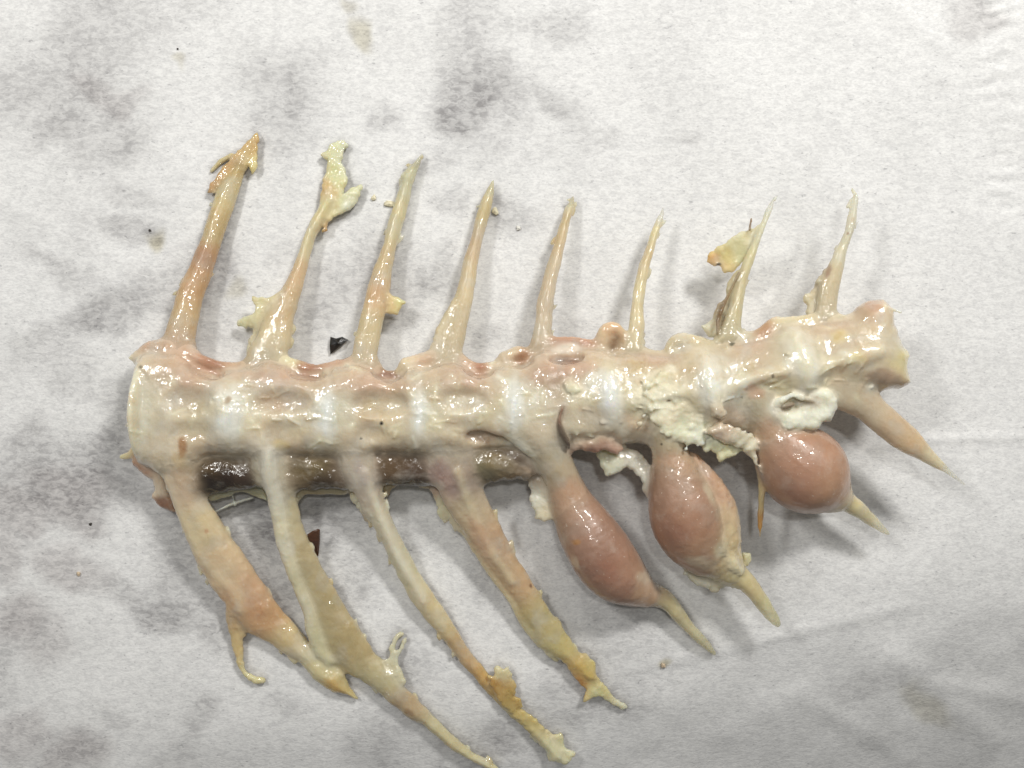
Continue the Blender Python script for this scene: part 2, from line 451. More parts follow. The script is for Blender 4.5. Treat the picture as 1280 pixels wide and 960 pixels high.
# pits in the centra: (x, y, z, rx, ry, rz)
CARVE = []
rc = random.Random(11)
for v in range(8):
    (x0, y0), (x1, y1), (x2, y2) = AX[2 * v:2 * v + 3]
    CARVE += [Blob(x1 + rc.uniform(-8, 8), y1 - 15, zc(x1) + 67, rc.uniform(18, 28), rc.uniform(10, 14), 9, rc.uniform(-12, 8)), Blob(x1 + rc.uniform(-8, 12), y1 + 26, zc(x1) + 70, rc.uniform(14, 24), rc.uniform(8, 13), 9, rc.uniform(-8, 12))]
# openings of the neural arch along the upper edge, and torn hollows
for (x, y, z, a, b, c_, r_) in [(258, 464, 92, 20, 6, 14, 22), (386, 470, 94, 18, 5, 13, 6), (486, 470, 90, 18, 8, 16, 2), (536, 460, 92, 10, 5, 12, -6), (598, 466, 92, 16, 6, 14, 6), (652, 451, 92, 9, 7, 12, 0), (708, 449, 92, 19, 6, 13, -2), (772, 432, 92, 9, 9, 14, 0), (612, 546, 102, 26, 8, 8, 5), (742, 554, 98, 22, 5, 9, 10), (915, 424, 98, 6, 4, 8, 0)]:
    CARVE.append(Blob(x, y, z, a, b, c_ * .62, r_))

# ---- neural arch rims along the top -----------------------------------------
def rim(key, pts, colr, zs=1.0, k=7):
    add(Chain(pts, zs), key, colr, k=k, bump=1.2)
PINK = (188, 156, 132); PINKB = (160, 112, 88)
part('rim0', 'arch_rim'); rim('rim0', [(176, 446, 62, 8), (190, 435, 64, 9), (212, 438, 66, 12)], PINK)
part('rim1', 'arch_rim'); rim('rim1', [(226, 440, 66, 6), (236, 441, 70, 8), (252, 452, 72, 9), (275, 459, 70, 8), (300, 461, 66, 8), (322, 458, 62, 9)], [(232, 440, (200, 164, 140)), (258, 460, PINKB), (300, 462, PINK)])
part('rim2', 'arch_rim'); rim('rim2', [(354, 452, 64, 7), (372, 458, 68, 9), (394, 464, 68, 8), (416, 458, 66, 7), (436, 456, 66, 8)], [(358, 452, CREAM), (384, 466, PINKB), (425, 456, ROSE)])
part('rim3', 'arch_rim'); rim('rim3', [(464, 456, 64, 6), (478, 468, 64, 7), (494, 469, 64, 7), (508, 458, 66, 7)], [(466, 455, PINK), (488, 470, (140, 92, 68)), (508, 458, CREAM)])
part('rim4', 'arch_rim'); rim('rim4', [(508, 455, 66, 8), (524, 452, 66, 9), (540, 448, 66, 8)], [(512, 455, (206, 184, 158)), (530, 460, PINK)])
part('rim5', 'arch_rim'); rim('rim5', [(578, 452, 64, 7), (594, 461, 66, 8), (614, 460, 66, 8), (632, 452, 66, 8)], [(580, 452, PINK), (600, 466, PINKB), (630, 452, (206, 190, 164))])
part('rim6', 'arch_rim'); rim('rim6', [(634, 448, 66, 10), (648, 445, 70, 12), (660, 446, 66, 8)], [(640, 440, (200, 180, 152)), (652, 448, (158, 110, 76))])
part('rim7', 'arch_rim'); rim('rim7', [(672, 432, 66, 5), (690, 427, 70, 5), (715, 425, 72, 5), (738, 430, 70, 6), (752, 428, 68, 6)], (184, 140, 116))
part('rim8', 'arch_rim'); rim('rim8', [(686, 444, 64, 9), (706, 441, 68, 13), (728, 442, 64, 9)], [(706, 434, (212, 190, 172)), (706, 450, (150, 108, 84))])
part('rim9', 'arch_rim'); rim('rim9', [(752, 432, 66, 9), (756, 416, 70, 9), (768, 410, 72, 7), (778, 420, 70, 5), (777, 436, 68, 6)], [(754, 430, (208, 188, 156)), (766, 410, (200, 168, 134)), (776, 432, (190, 160, 124))])
part('rim10', 'arch_rim'); rim('rim10', [(806, 446, 70, 9), (832, 446, 72, 8), (846, 428, 74, 10), (862, 428, 76, 11), (880, 436, 76, 12)], (194, 180, 150))
part('rim11', 'arch_rim'); rim('rim11', [(926, 426, 74, 9), (950, 420, 76, 9), (968, 406, 76, 9), (988, 406, 76, 10), (1012, 402, 76, 9)], [(930, 424, CENT), (955, 412, (178, 140, 108)), (980, 404, (204, 192, 160))])
part('rim12', 'arch_rim'); rim('rim12', [(1040, 402, 76, 9), (1066, 404, 78, 9), (1086, 396, 78, 10)], (204, 192, 164))
add(Blob(765, 426, 62, 14, 15, 10, -8), 'rim9', [(762, 420, (180, 150, 118)), (770, 430, (128, 92, 56)), (766, 438, (110, 76, 44))], k=4, bump=2.5)

# ---- neural spines ------------------------------------------------------------
def spine(key, name, poly, zl, R, t, colr, k=9, amp=.6, step=9, thin=None, parent=None, label=None, bump=.6, seed=1, wob=0.0):
    if name in ('neural_spine', 'haemal_spine'): t *= .74
    if name == 'flesh_scrap': R, t, step, amp = max(R * .5, 2.6), max(t * .62, 2.6), 3.2, amp * 1.35
    part(key, name, parent, label)
    pl = Pillow(poly, zl, R, t, amp, step, wob, seed)
    add(pl, key, colr, k=k, bump=bump, thin=thin)
    nt = {'haemal_spine': 20, 'neural_spine': 6}.get(name, 0)
    rg = random.Random(len(poly) * 7 + int(poly[0][0]))
    cen = np.mean(np.array(poly), 0)
    for i in range(nt):
        q = rg.randrange(len(poly)); a, b = np.array(poly[q]), np.array(poly[(q + 1) % len(poly)])
        p = a + (b - a) * rg.random()
        if p[1] > 955 or 440 < p[1] < 585: continue
        nrm = np.array([-(b - a)[1], (b - a)[0]]); nrm = nrm / (np.hypot(*nrm) + 1e-6)
        z = float(np.interp(np.dot(p - pl.o, pl.dir), pl.ts, [v[2] for v in zl])) - rg.uniform(0, 5)
        L = rg.uniform(1.5, 5.5); w = rg.uniform(1.2, 3.2); sl = rg.uniform(-4, 4); td = (b - a) / (np.hypot(*(b - a)) + 1e-6)
        o1 = p + td * sl
        add(Chain([(p[0] - td[0] * 4, p[1] - td[1] * 4, z, w), (o1[0] + nrm[0] * L * .5, o1[1] + nrm[1] * L * .5, z, w), (o1[0] + nrm[0] * L + td[0] * 3, o1[1] + nrm[1] * L + td[1] * 3, z - 2, w * .4)], .6, 2), key,
            rg.choice([(214, 206, 176), (210, 196, 156), (218, 212, 190), (202, 178, 130)]), k=2.5, bump=.8)

spine('n0', 'neural_spine', [(318, 176), (308, 186), (296, 206), (280, 226), (271, 238), (264, 260), (253, 296), (236, 335), (222, 366), (211, 402), (202, 432), (200, 462), (250, 462), (244, 424), (246, 409), (253, 374), (264, 345), (275, 310), (285, 278), (297, 246), (306, 214), (314, 190)],
      [(224, 450, 62), (240, 380, 44), (262, 300, 24), (296, 220, gz(296, 220, 12)), (320, 165, gz(320, 165, 12))], 17, 15,
      [(222, 440, (200, 172, 144)), (232, 390, (202, 172, 124)), (240, 355, (196, 158, 112)), (254, 320, (186, 142, 100)), (266, 288, (200, 176, 124)), (285, 240, (208, 192, 142)), (305, 200, (204, 176, 110))])
spine('n0s', 'flesh_scrap', [(321, 163), (307, 178), (292, 193), (277, 212), (262, 232), (258, 241), (266, 241), (272, 235), (282, 226), (296, 206), (304, 208), (306, 214), (311, 207), (314, 219), (320, 214), (323, 205), (321, 190), (324, 170)],
      [(260, 240, gz(260, 240, 12)), (300, 195, gz(300, 195, 17)), (322, 165, gz(322, 165, 14))], 6, 6, [(262, 238, (192, 142, 70)), (290, 205, (200, 152, 78)), (310, 180, (206, 166, 92)), (318, 205, (222, 200, 130))], k=4, amp=1.2, step=5, parent='n0', bump=1.4, label='amber torn flesh at the spine tip')
add(Chain([(264, 214, gz(264, 214, 3), 2), (276, 202, gz(276, 202, 4), 3), (290, 194, gz(290, 194, 8), 3)]), 'n0s', (214, 190, 130), k=4)
spine('n1', 'neural_spine', [(412, 236), (404, 250), (395, 264), (384, 285), (373, 317), (359, 349), (345, 374), (332, 396), (322, 420), (310, 436), (304, 462), (354, 464), (363, 430), (366, 405), (377, 366), (384, 338), (393, 300), (402, 284), (412, 268), (420, 250)],
      [(330, 450, 62), (352, 380, 44), (385, 300, 24), (410, 240, gz(410, 240, 13))], 18, 15,
      [(330, 450, CENT), (335, 420, (212, 196, 158)), (352, 385, (206, 180, 136)), (366, 345, (208, 180, 140)), (384, 300, (210, 198, 158)), (405, 255, (222, 208, 160))])
spine('n1s', 'flesh_scrap', [(430, 174), (416, 179), (400, 194), (405, 199), (411, 200), (408, 212), (405, 221), (401, 243), (402, 262), (408, 276), (402, 291), (410, 288), (409, 278), (420, 271), (437, 262), (448, 246), (452, 231), (441, 234), (434, 240), (428, 243), (434, 221), (427, 200), (436, 180)],
      [(402, 285, gz(402, 285, 20)), (420, 240, gz(420, 240, 15)), (430, 176, gz(430, 176, 12))], 6, 6, [(425, 185, (226, 220, 176)), (418, 225, (228, 218, 164)), (407, 236, (208, 170, 96)), (440, 250, (230, 222, 182)), (406, 288, (190, 138, 60)), (410, 262, (224, 208, 150))], k=4, amp=1.4, step=4, wob=3, parent='n1', bump=1.6, label='pale yellow ragged flesh at the spine tip')
spine('n1f', 'flesh_scrap', [(352, 366), (331, 372), (315, 369), (318, 390), (296, 402), (297, 409), (317, 411), (309, 432), (306, 450), (330, 440), (345, 395)], [(300, 405, 26), (330, 400, 44), (345, 395, 48)], 6, 6,
      [(320, 376, (222, 208, 156)), (300, 405, (224, 212, 172)), (325, 420, (212, 200, 164))], k=6, amp=1.4, step=4, wob=3, parent='n1', bump=1.6)
spine('n2', 'neural_spine', [(528, 191), (513, 207), (500, 220), (502, 230), (497, 240), (492, 257), (485, 277), (480, 303), (468, 333), (460, 357), (453, 387), (443, 423), (438, 462), (474, 464), (472, 443), (477, 413), (482, 390), (487, 367), (490, 337), (497, 303), (507, 273), (515, 233), (525, 207)],
      [(455, 450, 62), (470, 370, 44), (492, 280, 24), (525, 195, gz(525, 195, 9))], 15, 13,
      [(456, 450, CENT), (460, 410, (208, 192, 152)), (472, 365, (206, 174, 130)), (482, 330, (206, 184, 140)), (496, 270, (208, 198, 156)), (510, 225, (206, 204, 172)), (526, 195, (200, 198, 172))], thin=[(526, 196, .55), (510, 225, .42), (490, 280, .25)])
spine('n2s', 'flesh_scrap', [(484, 368), (494, 370), (500, 372), (508, 377), (500, 388), (496, 394), (484, 391)], [(484, 380, 46), (505, 380, 42)], 8, 8, [(490, 380, (216, 190, 130)), (503, 378, (226, 206, 144))], k=4, amp=1.2, step=4, parent='n2', bump=1.5)
spine('n3', 'neural_spine', [(617, 224), (609, 236), (603, 247), (597, 263), (590, 293), (580, 323), (572, 357), (563, 383), (553, 412), (546, 437), (538, 464), (580, 464), (577, 443), (583, 413), (592, 373), (597, 333), (603, 300), (613, 267), (618, 240)],
      [(560, 450, 62), (575, 380, 46), (596, 300, 26), (616, 230, gz(616, 230, 9))], 14, 13,
      [(560, 450, CENT), (570, 410, (206, 190, 156)), (582, 350, (208, 190, 150)), (595, 300, (206, 182, 146)), (606, 262, (202, 186, 140)), (616, 230, (204, 196, 150))], thin=[(616, 228, .55), (606, 258, .3)])
spine('n3f', 'flesh_scrap', [(566, 378), (548, 408), (543, 420), (538, 436), (514, 450), (512, 464), (548, 464), (560, 420)], [(515, 455, 58), (545, 430, 58), (562, 385, 50)], 8, 8, [(555, 395, (214, 196, 156)), (535, 440, (220, 206, 184))], k=6, amp=1.2, step=5, parent='n3', bump=1.3)
spine('n4', 'neural_spine', [(717, 243), (706, 260), (698, 285), (690, 312), (680, 342), (672, 372), (668, 404), (662, 440), (694, 440), (690, 420), (691, 393), (695, 355), (703, 323), (710, 290), (718, 255)],
      [(680, 430, 66), (686, 360, 50), (700, 300, 34), (716, 248, gz(716, 248, 14))], 12, 12,
      [(680, 430, (204, 184, 152)), (685, 370, (210, 186, 150)), (696, 320, (204, 182, 142)), (706, 280, (202, 182, 138)), (715, 250, (206, 198, 164))], thin=[(716, 248, .75), (710, 266, .4)])
spine('n5', 'neural_spine', [(829, 258), (820, 274), (814, 288), (806, 312), (798, 331), (793, 353), (790, 374), (786, 404), (782, 446), (804, 446), (803, 432), (806, 407), (804, 382), (808, 355), (813, 328), (820, 304), (825, 288), (830, 268)],
      [(792, 440, 70), (798, 370, 54), (812, 310, 40), (828, 262, 30)], 10, 10,
      [(792, 430, (206, 192, 156)), (799, 370, (210, 196, 154)), (810, 320, (206, 186, 140)), (818, 288, (214, 200, 152)), (828, 264, (212, 212, 204))], thin=[(828, 262, .75), (822, 277, .55), (817, 290, 0)])
spine('n6', 'neural_spine', [(969, 243), (956, 264), (950, 282), (941, 301), (930, 322), (922, 345), (914, 376), (903, 407), (892, 428), (926, 428), (926, 410), (928, 385), (934, 351), (944, 320), (952, 295), (966, 260)],
      [(908, 425, 74), (924, 360, 72), (950, 290, 68), (968, 246, 66)], 11, 10,
      [(910, 420, (202, 190, 152)), (924, 370, (204, 190, 142)), (938, 325, (208, 200, 156)), (952, 285, (212, 210, 184)), (966, 250, (216, 216, 206))], thin=[(966, 248, .7), (954, 280, .35), (940, 315, 0)])
spine('n6s', 'flesh_scrap', [(953, 282), (940, 285), (925, 290), (903, 306), (887, 316), (883, 327), (894, 333), (899, 331), (906, 341), (919, 339), (928, 328), (944, 308)],
      [(884, 325, 46), (915, 315, 60), (944, 290, 68)], 6, 5, [(886, 324, (210, 170, 90)), (900, 315, (222, 204, 140)), (925, 308, (222, 214, 174))], k=4, amp=1.3, step=4, wob=3, parent='n6', bump=1.4, label='yellow flap of flesh with a dark speck')
spine('n6m', 'membrane', [(921, 338), (909, 354), (906, 373), (897, 379), (891, 398), (874, 407), (884, 421), (900, 424), (908, 400), (918, 372), (928, 340)],
      [(876, 410, 60), (905, 385, 66), (925, 340, 68)], 5, 4, [(912, 360, (196, 184, 144)), (903, 382, (160, 134, 92)), (882, 410, (208, 202, 178))], k=4, amp=1.2, step=4, wob=3, parent='n6', bump=1.4)
add(Chain([(924, 340, 76, 1.6), (912, 366, 76, 1.8), (903, 386, 76, 2.2), (898, 400, 74, 2.6), (897, 416, 76, 2)]), 'n6m', (112, 76, 34), k=2)
add(Chain([(939, 273, 70, 1.4), (937, 288, 70, 1.6)]), 'n6s', (96, 58, 28), k=1.5)
spine('n7', 'neural_spine', [(1067, 241), (1062, 260), (1056, 289), (1044, 311), (1034, 333), (1026, 352), (1022, 372), (1020, 402), (1044, 404), (1047, 370), (1052, 345), (1059, 311), (1069, 282), (1073, 248)],
      [(1030, 400, 76), (1042, 340, 74), (1058, 290, 70), (1068, 245, 66)], 11, 9,
      [(1032, 395, (200, 188, 160)), (1038, 345, (200, 186, 152)), (1052, 310, (204, 198, 174)), (1062, 275, (206, 200, 180)), (1069, 248, (212, 208, 190))], thin=[(1069, 246, .6), (1062, 280, .35), (1048, 320, .05)])
spine('n7s', 'flesh_scrap', [(1030, 336), (1022, 352), (1014, 366), (1005, 370), (1004, 377), (1010, 382), (1007, 390), (1012, 396), (1024, 396), (1030, 370)], [(1006, 380, 66), (1030, 360, 74)], 6, 6,
      [(1008, 376, (210, 200, 172)), (1022, 380, (200, 188, 160)), (1030, 345, (176, 150, 124))], k=5, amp=1.5, step=4, wob=2, parent='n7', bump=1.4)

# ---- haemal spines ------------------------------------------------------------
spine('h0', 'haemal_spine', [(196, 540), (200, 575), (208, 600), (214, 617), (224, 646), (233, 674), (247, 705), (264, 733), (283, 755), (292, 768), (302, 780), (314, 792), (336, 802), (355, 817), (377, 830), (392, 849), (417, 866), (436, 869), (449, 875), (437, 858), (427, 840), (411, 827), (386, 802), (367, 780), (349, 758), (327, 727), (308, 699), (289, 671), (271, 642), (256, 622), (246, 590), (238, 545)],
      [(218, 560, 92), (236, 640, 64), (280, 720, 36), (340, 785, gz(340, 785, 16)), (440, 870, gz(440, 870, 6))], 22, 17,
      [(222, 560, CENT), (230, 610, (202, 178, 152)), (246, 660, (210, 192, 152)), (275, 710, (212, 188, 152)), (305, 745, (204, 164, 126)), (330, 770, (200, 158, 112)), (360, 800, (206, 184, 134)), (400, 835, (208, 196, 150)), (430, 866, (204, 182, 120))], amp=.8, k=13, bump=1.0)
spine('h0s', 'flesh_scrap', [(292, 742), (284, 757), (283, 770), (286, 786), (290, 806), (296, 830), (305, 846), (320, 855), (332, 853), (331, 848), (318, 844), (308, 838), (304, 822), (303, 800), (312, 786), (306, 765)],
      [(330, 850, gz(330, 850, 4)), (300, 835, gz(300, 835, 6)), (292, 790, gz(292, 790, 14)), (298, 745, 34)], 8, 7, [(290, 770, (202, 170, 120)), (296, 805, (206, 182, 126)), (318, 850, (214, 202, 154))], k=5, amp=1.0, step=5, parent='h0', bump=1.3, label='curled flesh strand hanging from the spine')
add(Chain([(213, 600, 84, 4), (232, 650, 70, 4), (258, 700, 52, 4), (290, 735, 44, 4), (300, 760, 38, 3)]), 'h0', (222, 208, 180), k=8)  # keel ridge, its lit line painted in as a paler colour
add(Chain([(297, 728, 44, 4), (302, 745, 42, 5), (306, 762, 36, 4)]), 'h0', (214, 190, 146), k=5)
spine('h0w', 'arch_wing', [(168, 545), (166, 580), (176, 590), (191, 600), (194, 612), (190, 622), (202, 634), (216, 640), (222, 640), (212, 612), (204, 586), (200, 550)], [(170, 560, 44), (200, 600, 40), (216, 638, 30)], 9, 8, [(176, 576, (176, 132, 108)), (198, 612, (200, 184, 164)), (202, 630, (150, 108, 84))], k=6, amp=1.2, step=5, parent='h0', bump=1.3)
add(Chain([(152, 571, 36, 3), (163, 568, 42, 5), (172, 558, 50, 6)]), 'h0w', (214, 200, 156), k=5)
add(Pillow([(161, 446), (172, 440), (190, 448), (186, 462), (176, 462)], [(162, 448, 58), (190, 450, 66)], 6, 5, 1.2, 4), 'rim0', (212, 202, 172), k=4)

spine('h1', 'haemal_spine', [(316, 545), (320, 586), (333, 611), (342, 642), (352, 680), (364, 715), (382, 745), (394, 776), (404, 806), (420, 826), (436, 838), (460, 855), (480, 872), (513, 899), (527, 905), (547, 921), (570, 940), (597, 956), (618, 966), (626, 962), (612, 951), (593, 942), (567, 920), (547, 900), (527, 880), (507, 860), (492, 839), (467, 814), (449, 786), (430, 755), (408, 717), (392, 689), (380, 661), (370, 624), (356, 588), (350, 548)],
      [(334, 560, 94), (346, 600, 84), (356, 640, 60), (395, 720, 32), (445, 800, gz(445, 800, 15)), (500, 860, gz(500, 860, 9)), (620, 962, gz(620, 962, 6))], 17, 14,
      [(335, 560, (198, 186, 164)), (348, 610, (196, 182, 156)), (365, 650, (192, 182, 148)), (390, 700, (188, 172, 132)), (420, 750, (186, 168, 122)), (450, 800, (182, 164, 116)), (480, 845, (192, 180, 138)), (510, 880, (188, 164, 128)), (550, 910, (200, 188, 146)), (610, 956, (204, 196, 156))], amp=.7, k=12, bump=1.0)
spine('h1l', 'ligament', [(330, 560), (328, 590), (336, 620), (340, 645), (346, 680), (355, 706), (367, 736), (380, 768), (385, 796), (395, 818), (411, 832), (421, 826), (414, 812), (406, 790), (398, 765), (386, 738), (376, 712), (366, 680), (360, 650), (354, 620), (346, 590), (342, 560)],
      [(336, 570, 104), (352, 650, 66), (378, 730, 40), (410, 826, gz(410, 826, 16))], 9, 8, [(340, 590, (206, 202, 190)), (348, 660, (212, 208, 188)), (375, 740, (206, 198, 166)), (405, 822, (208, 200, 160))], k=5, amp=.9, parent='h1', bump=1.0, label='whitish ligament strip along the spine')
spine('h1s', 'flesh_scrap', [(478, 826), (486, 822), (486, 808), (492, 796), (500, 789), (506, 792), (498, 800), (494, 812), (498, 812), (504, 798), (510, 795), (506, 810), (498, 822), (502, 838), (508, 852), (500, 862), (488, 846)], [(480, 830, gz(480, 830, 10)), (505, 795, gz(505, 795, 5))], 4, 4, (212, 206, 176), k=3, amp=.8, step=4, parent='h1', bump=1.2)
spine('h2', 'haemal_spine', [(424, 545), (428, 580), (440, 605), (454, 640), (468, 660), (483, 690), (497, 720), (513, 750), (537, 780), (560, 807), (580, 833), (607, 863), (633, 890), (663, 917), (677, 933), (690, 950), (705, 950), (700, 935), (690, 922), (670, 902), (650, 882), (630, 860), (607, 837), (583, 807), (563, 773), (543, 743), (523, 713), (507, 683), (497, 663), (488, 642), (478, 616), (468, 585), (462, 548)],
      [(444, 560, 94), (455, 598, 86), (466, 630, 62), (505, 700, 32), (560, 780, gz(560, 780, 14)), (700, 945, gz(700, 945, 8))], 15, 13,
      [(446, 565, (198, 184, 166)), (460, 610, (196, 180, 166)), (480, 650, (204, 196, 174)), (510, 710, (204, 196, 164)), (545, 765, (204, 188, 144)), (585, 820, (196, 164, 116)), (610, 850, (196, 160, 90)), (650, 895, (202, 188, 128)), (695, 940, (212, 206, 160))], amp=.8, k=12, bump=.9)
add(Chain([(455, 590, 98, 4), (474, 640, 70, 4), (500, 700, 46, 3.5), (530, 750, 32, 3)]), 'h2', (222, 216, 200), k=7)  # keel ridge, coloured paler to paint its lit line
spine('h2s', 'flesh_scrap', [(606, 838), (616, 846), (621, 832), (630, 836), (636, 832), (642, 850), (647, 858), (643, 870), (652, 872), (655, 884), (648, 886), (664, 892), (676, 908), (688, 922), (702, 916), (706, 932), (722, 940), (714, 950), (704, 956), (690, 950), (676, 930), (650, 902), (622, 872)],
      [(615, 845, gz(615, 845, 12)), (700, 945, gz(700, 945, 7))], 7, 6, [(616, 858, (200, 156, 64)), (628, 838, (216, 206, 166)), (640, 872, (200, 166, 78)), (668, 900, (206, 186, 112)), (700, 940, (218, 210, 168))], k=4, amp=1.5, step=4, wob=2, parent='h2', bump=1.6, label='amber fatty scrap along the spine tip')
spine('h2f', 'flesh_scrap', [(428, 590), (430, 606), (438, 622), (450, 636), (455, 650), (462, 652), (470, 650), (456, 618), (444, 590)], [(430, 600, 58), (460, 650, 44)], 7, 6, [(432, 600, (196, 170, 130)), (448, 630, (206, 198, 172)), (460, 648, (188, 158, 118))], k=5, amp=1.3, step=4, parent='h2', bump=1.4)
spine('h3', 'haemal_spine', [(536, 545), (540, 580), (546, 606), (556, 630), (568, 650), (582, 668), (596, 690), (610, 710), (627, 733), (643, 753), (648, 768), (662, 786), (672, 808), (687, 817), (702, 826), (718, 840), (733, 850), (745, 848), (740, 837), (733, 823), (723, 813), (707, 790), (687, 763), (667, 730), (650, 703), (633, 673), (617, 640), (604, 612), (594, 582), (590, 548)],
      [(562, 560, 90), (571, 595, 82), (580, 630, 62), (620, 700, 34), (670, 770, gz(670, 770, 15)), (740, 848, gz(740, 848, 9))], 18, 14,
      [(566, 562, (196, 182, 164)), (572, 600, (180, 156, 142)), (588, 640, (196, 176, 146)), (615, 680, (198, 164, 130)), (645, 725, (196, 164, 124)), (675, 775, (190, 174, 120)), (705, 810, (198, 182, 116)), (735, 842, (200, 174, 90))], amp=1.0, k=12, bump=1.0)
add(Chain([(572, 590, 96, 5), (590, 640, 70, 4), (612, 684, 52, 3), (640, 726, 38, 3)]), 'h3', (210, 196, 166), k=7)  # keel ridge, painted paler for the light along it
add(Chain([(570, 648, 46, 5), (590, 680, 42, 4), (612, 714, 32, 4), (640, 752, 22, 4), (660, 786, gz(660, 786, 12), 5), (690, 816, gz(690, 816, 8), 4)]), 'h3', (212, 202, 166), k=5)
spine('h3s', 'flesh_scrap', [(704, 824), (716, 820), (732, 818), (742, 826), (746, 846), (760, 862), (786, 886), (776, 886), (752, 872), (742, 872), (728, 878), (732, 862), (718, 848)],
      [(710, 825, gz(710, 825, 11)), (740, 850, gz(740, 850, 8)), (785, 886, gz(785, 886, 3))], 7, 6, [(714, 830, (206, 150, 50)), (726, 850, (200, 134, 36)), (740, 832, (214, 196, 112)), (745, 860, (216, 206, 150)), (780, 884, (212, 208, 182))], k=4, amp=1.4, step=4, wob=2, parent='h3', bump=1.5, label='orange fatty scrap at the spine tip')
spine('h3f', 'flesh_scrap', [(532, 590), (538, 610), (546, 628), (549, 644), (554, 654), (562, 650), (568, 666), (580, 662), (592, 672), (584, 650), (566, 622), (552, 596)], [(535, 600, 58), (585, 665, 40)], 7, 6, [(540, 606, (180, 150, 132)), (552, 640, (212, 204, 168)), (575, 658, (208, 200, 176))], k=5, amp=1.6, step=4, parent='h3', bump=1.5)

# three swollen spines
def rod(key, name, pts, colr, k=9, parent=None, label=None, zs=1.0, bump=.8, thin=None, n=5):
    part(key, name, parent, label); add(Chain(pts, zs, n), key, colr, k=k, bump=bump, thin=thin)
rod('h4', 'haemal_spine', [(680, 545, 78, 22), (692, 575, 72, 23), (706, 604, 62, 22), (735, 680, 48, 26), (800, 735, gz(800, 735, 22), 18), (832, 750, gz(832, 750, 17), 12), (858, 780, gz(858, 780, 13), 8), (880, 803, gz(880, 803, 9), 6), (893, 817, gz(893, 817, 5), 2.5)],
    [(690, 560, CENT), (700, 590, (198, 182, 156)), (712, 615, (192, 158, 132)), (815, 728, (200, 176, 144)), (845, 765, (202, 190, 146)), (890, 815, (206, 200, 162))], k=10, thin=[(892, 816, .6), (860, 782, .38), (832, 752, .12)])
rod('b4', 'swelling', [(712, 622, 56, 23), (728, 652, 54, 32), (746, 684, 52, 39), (766, 712, 46, 38), (788, 730, 38, 27), (806, 742, 30, 16)],
    [(712, 625, (188, 146, 120)), (740, 670, (176, 134, 112)), (755, 705, (168, 122, 100)), (780, 735, (174, 130, 108)), (810, 740, (196, 160, 130))], k=9, parent='h4', label='pink-brown swelling, long and oval', bump=.5)
spine('h4f', 'flesh_scrap', [(668, 570), (661, 601), (662, 627), (668, 640), (667, 647), (681, 653), (693, 650), (699, 634), (698, 600), (690, 575)], [(664, 600, 52), (698, 620, 60)], 8, 7, [(672, 590, (180, 160, 140)), (668, 625, (214, 210, 196)), (684, 645, (214, 202, 174))], k=5, amp=1.8, step=4, wob=2, parent='h4', bump=1.6)
rod('h5', 'haemal_spine', [(832, 540, 80, 24), (838, 568, 76, 22), (850, 600, 70, 30), (870, 660, 60, 36), (902, 708, 52, 20), (922, 718, 48, 14), (940, 736, 46, 11), (956, 758, 42, 9), (968, 774, 38, 6), (972, 780, 36, 4)],
    [(836, 550, CENT), (842, 580, (196, 160, 130)), (905, 700, (200, 178, 134)), (930, 725, (208, 190, 134)), (970, 778, (206, 200, 150))], k=10, bump=1.0, thin=[(971, 779, .5), (945, 742, .3), (920, 715, .1)])
rod('b5', 'swelling', [(840, 584, 74, 22), (848, 612, 70, 35), (856, 640, 66, 45), (864, 668, 62, 40), (876, 694, 58, 25)], [(842, 588, (190, 146, 118)), (845, 640, (176, 132, 106)), (850, 670, (170, 124, 102)), (870, 690, (180, 138, 110))], k=10, parent='h5', label='pink-brown swelling, plump, with a pale side rib', bump=.5)
rod('h5r', 'side_rib', [(866, 578, 72, 12), (884, 604, 72, 17), (900, 634, 70, 20), (908, 664, 66, 18), (912, 690, 60, 14), (920, 704, 54, 9)], [(870, 585, (184, 144, 118)), (898, 620, (186, 150, 122)), (910, 660, (192, 168, 132)), (914, 690, (202, 182, 138))], k=5, parent='h5', bump=1.3)
add(Chain([(876, 604, 86, 2), (888, 630, 88, 4), (892, 648, 84, 2.5), (900, 672, 82, 5), (906, 688, 76, 3), (916, 704, 72, 5), (924, 714, 64, 3)]), 'h5r', (212, 200, 166), k=9, bump=2.6)
spine('h5s', 'flesh_scrap', [(852, 700), (854, 720), (866, 728), (880, 734), (894, 740), (906, 732), (922, 736), (926, 716), (908, 704), (880, 696)], [(854, 715, 44), (920, 720, 48)], 8, 9, [(865, 718, (206, 200, 176)), (885, 715, (220, 216, 204)), (910, 725, (206, 190, 140))], k=5, amp=1.8, step=4, wob=3, parent='h5', bump=1.8)
add(Pillow([(927, 690), (938, 690), (939, 700), (934, 708), (928, 704)], [(928, 700, 44), (938, 700, 40)], 4, 4, .8, 4), 'h5s', (218, 210, 168), k=3)
rod('h6', 'haemal_spine', [(944, 500, 84, 22), (956, 524, 80, 22), (975, 556, 70, 28), (1030, 608, 56, 28), (1054, 624, 50, 14), (1074, 638, 46, 10), (1094, 654, 40, 6.5), (1110, 667, 36, 2.5)],
    [(950, 510, CENT), (962, 535, (196, 164, 138)), (1050, 620, (204, 184, 148)), (1075, 640, (210, 198, 150)), (1108, 665, (214, 208, 176))], k=10, thin=[(1109, 666, .65), (1085, 648, .35), (1058, 626, .1)])
rod('b6', 'swelling', [(968, 548, 76, 22), (984, 566, 70, 40), (1002, 584, 64, 52), (1010, 592, 62, 50), (1026, 606, 58, 32)], [(968, 546, (192, 146, 118)), (1000, 570, (184, 138, 112)), (1000, 610, (182, 136, 112)), (1045, 620, (192, 148, 118))], k=9, parent='h6', label='round smooth pink-brown swelling', bump=.4)
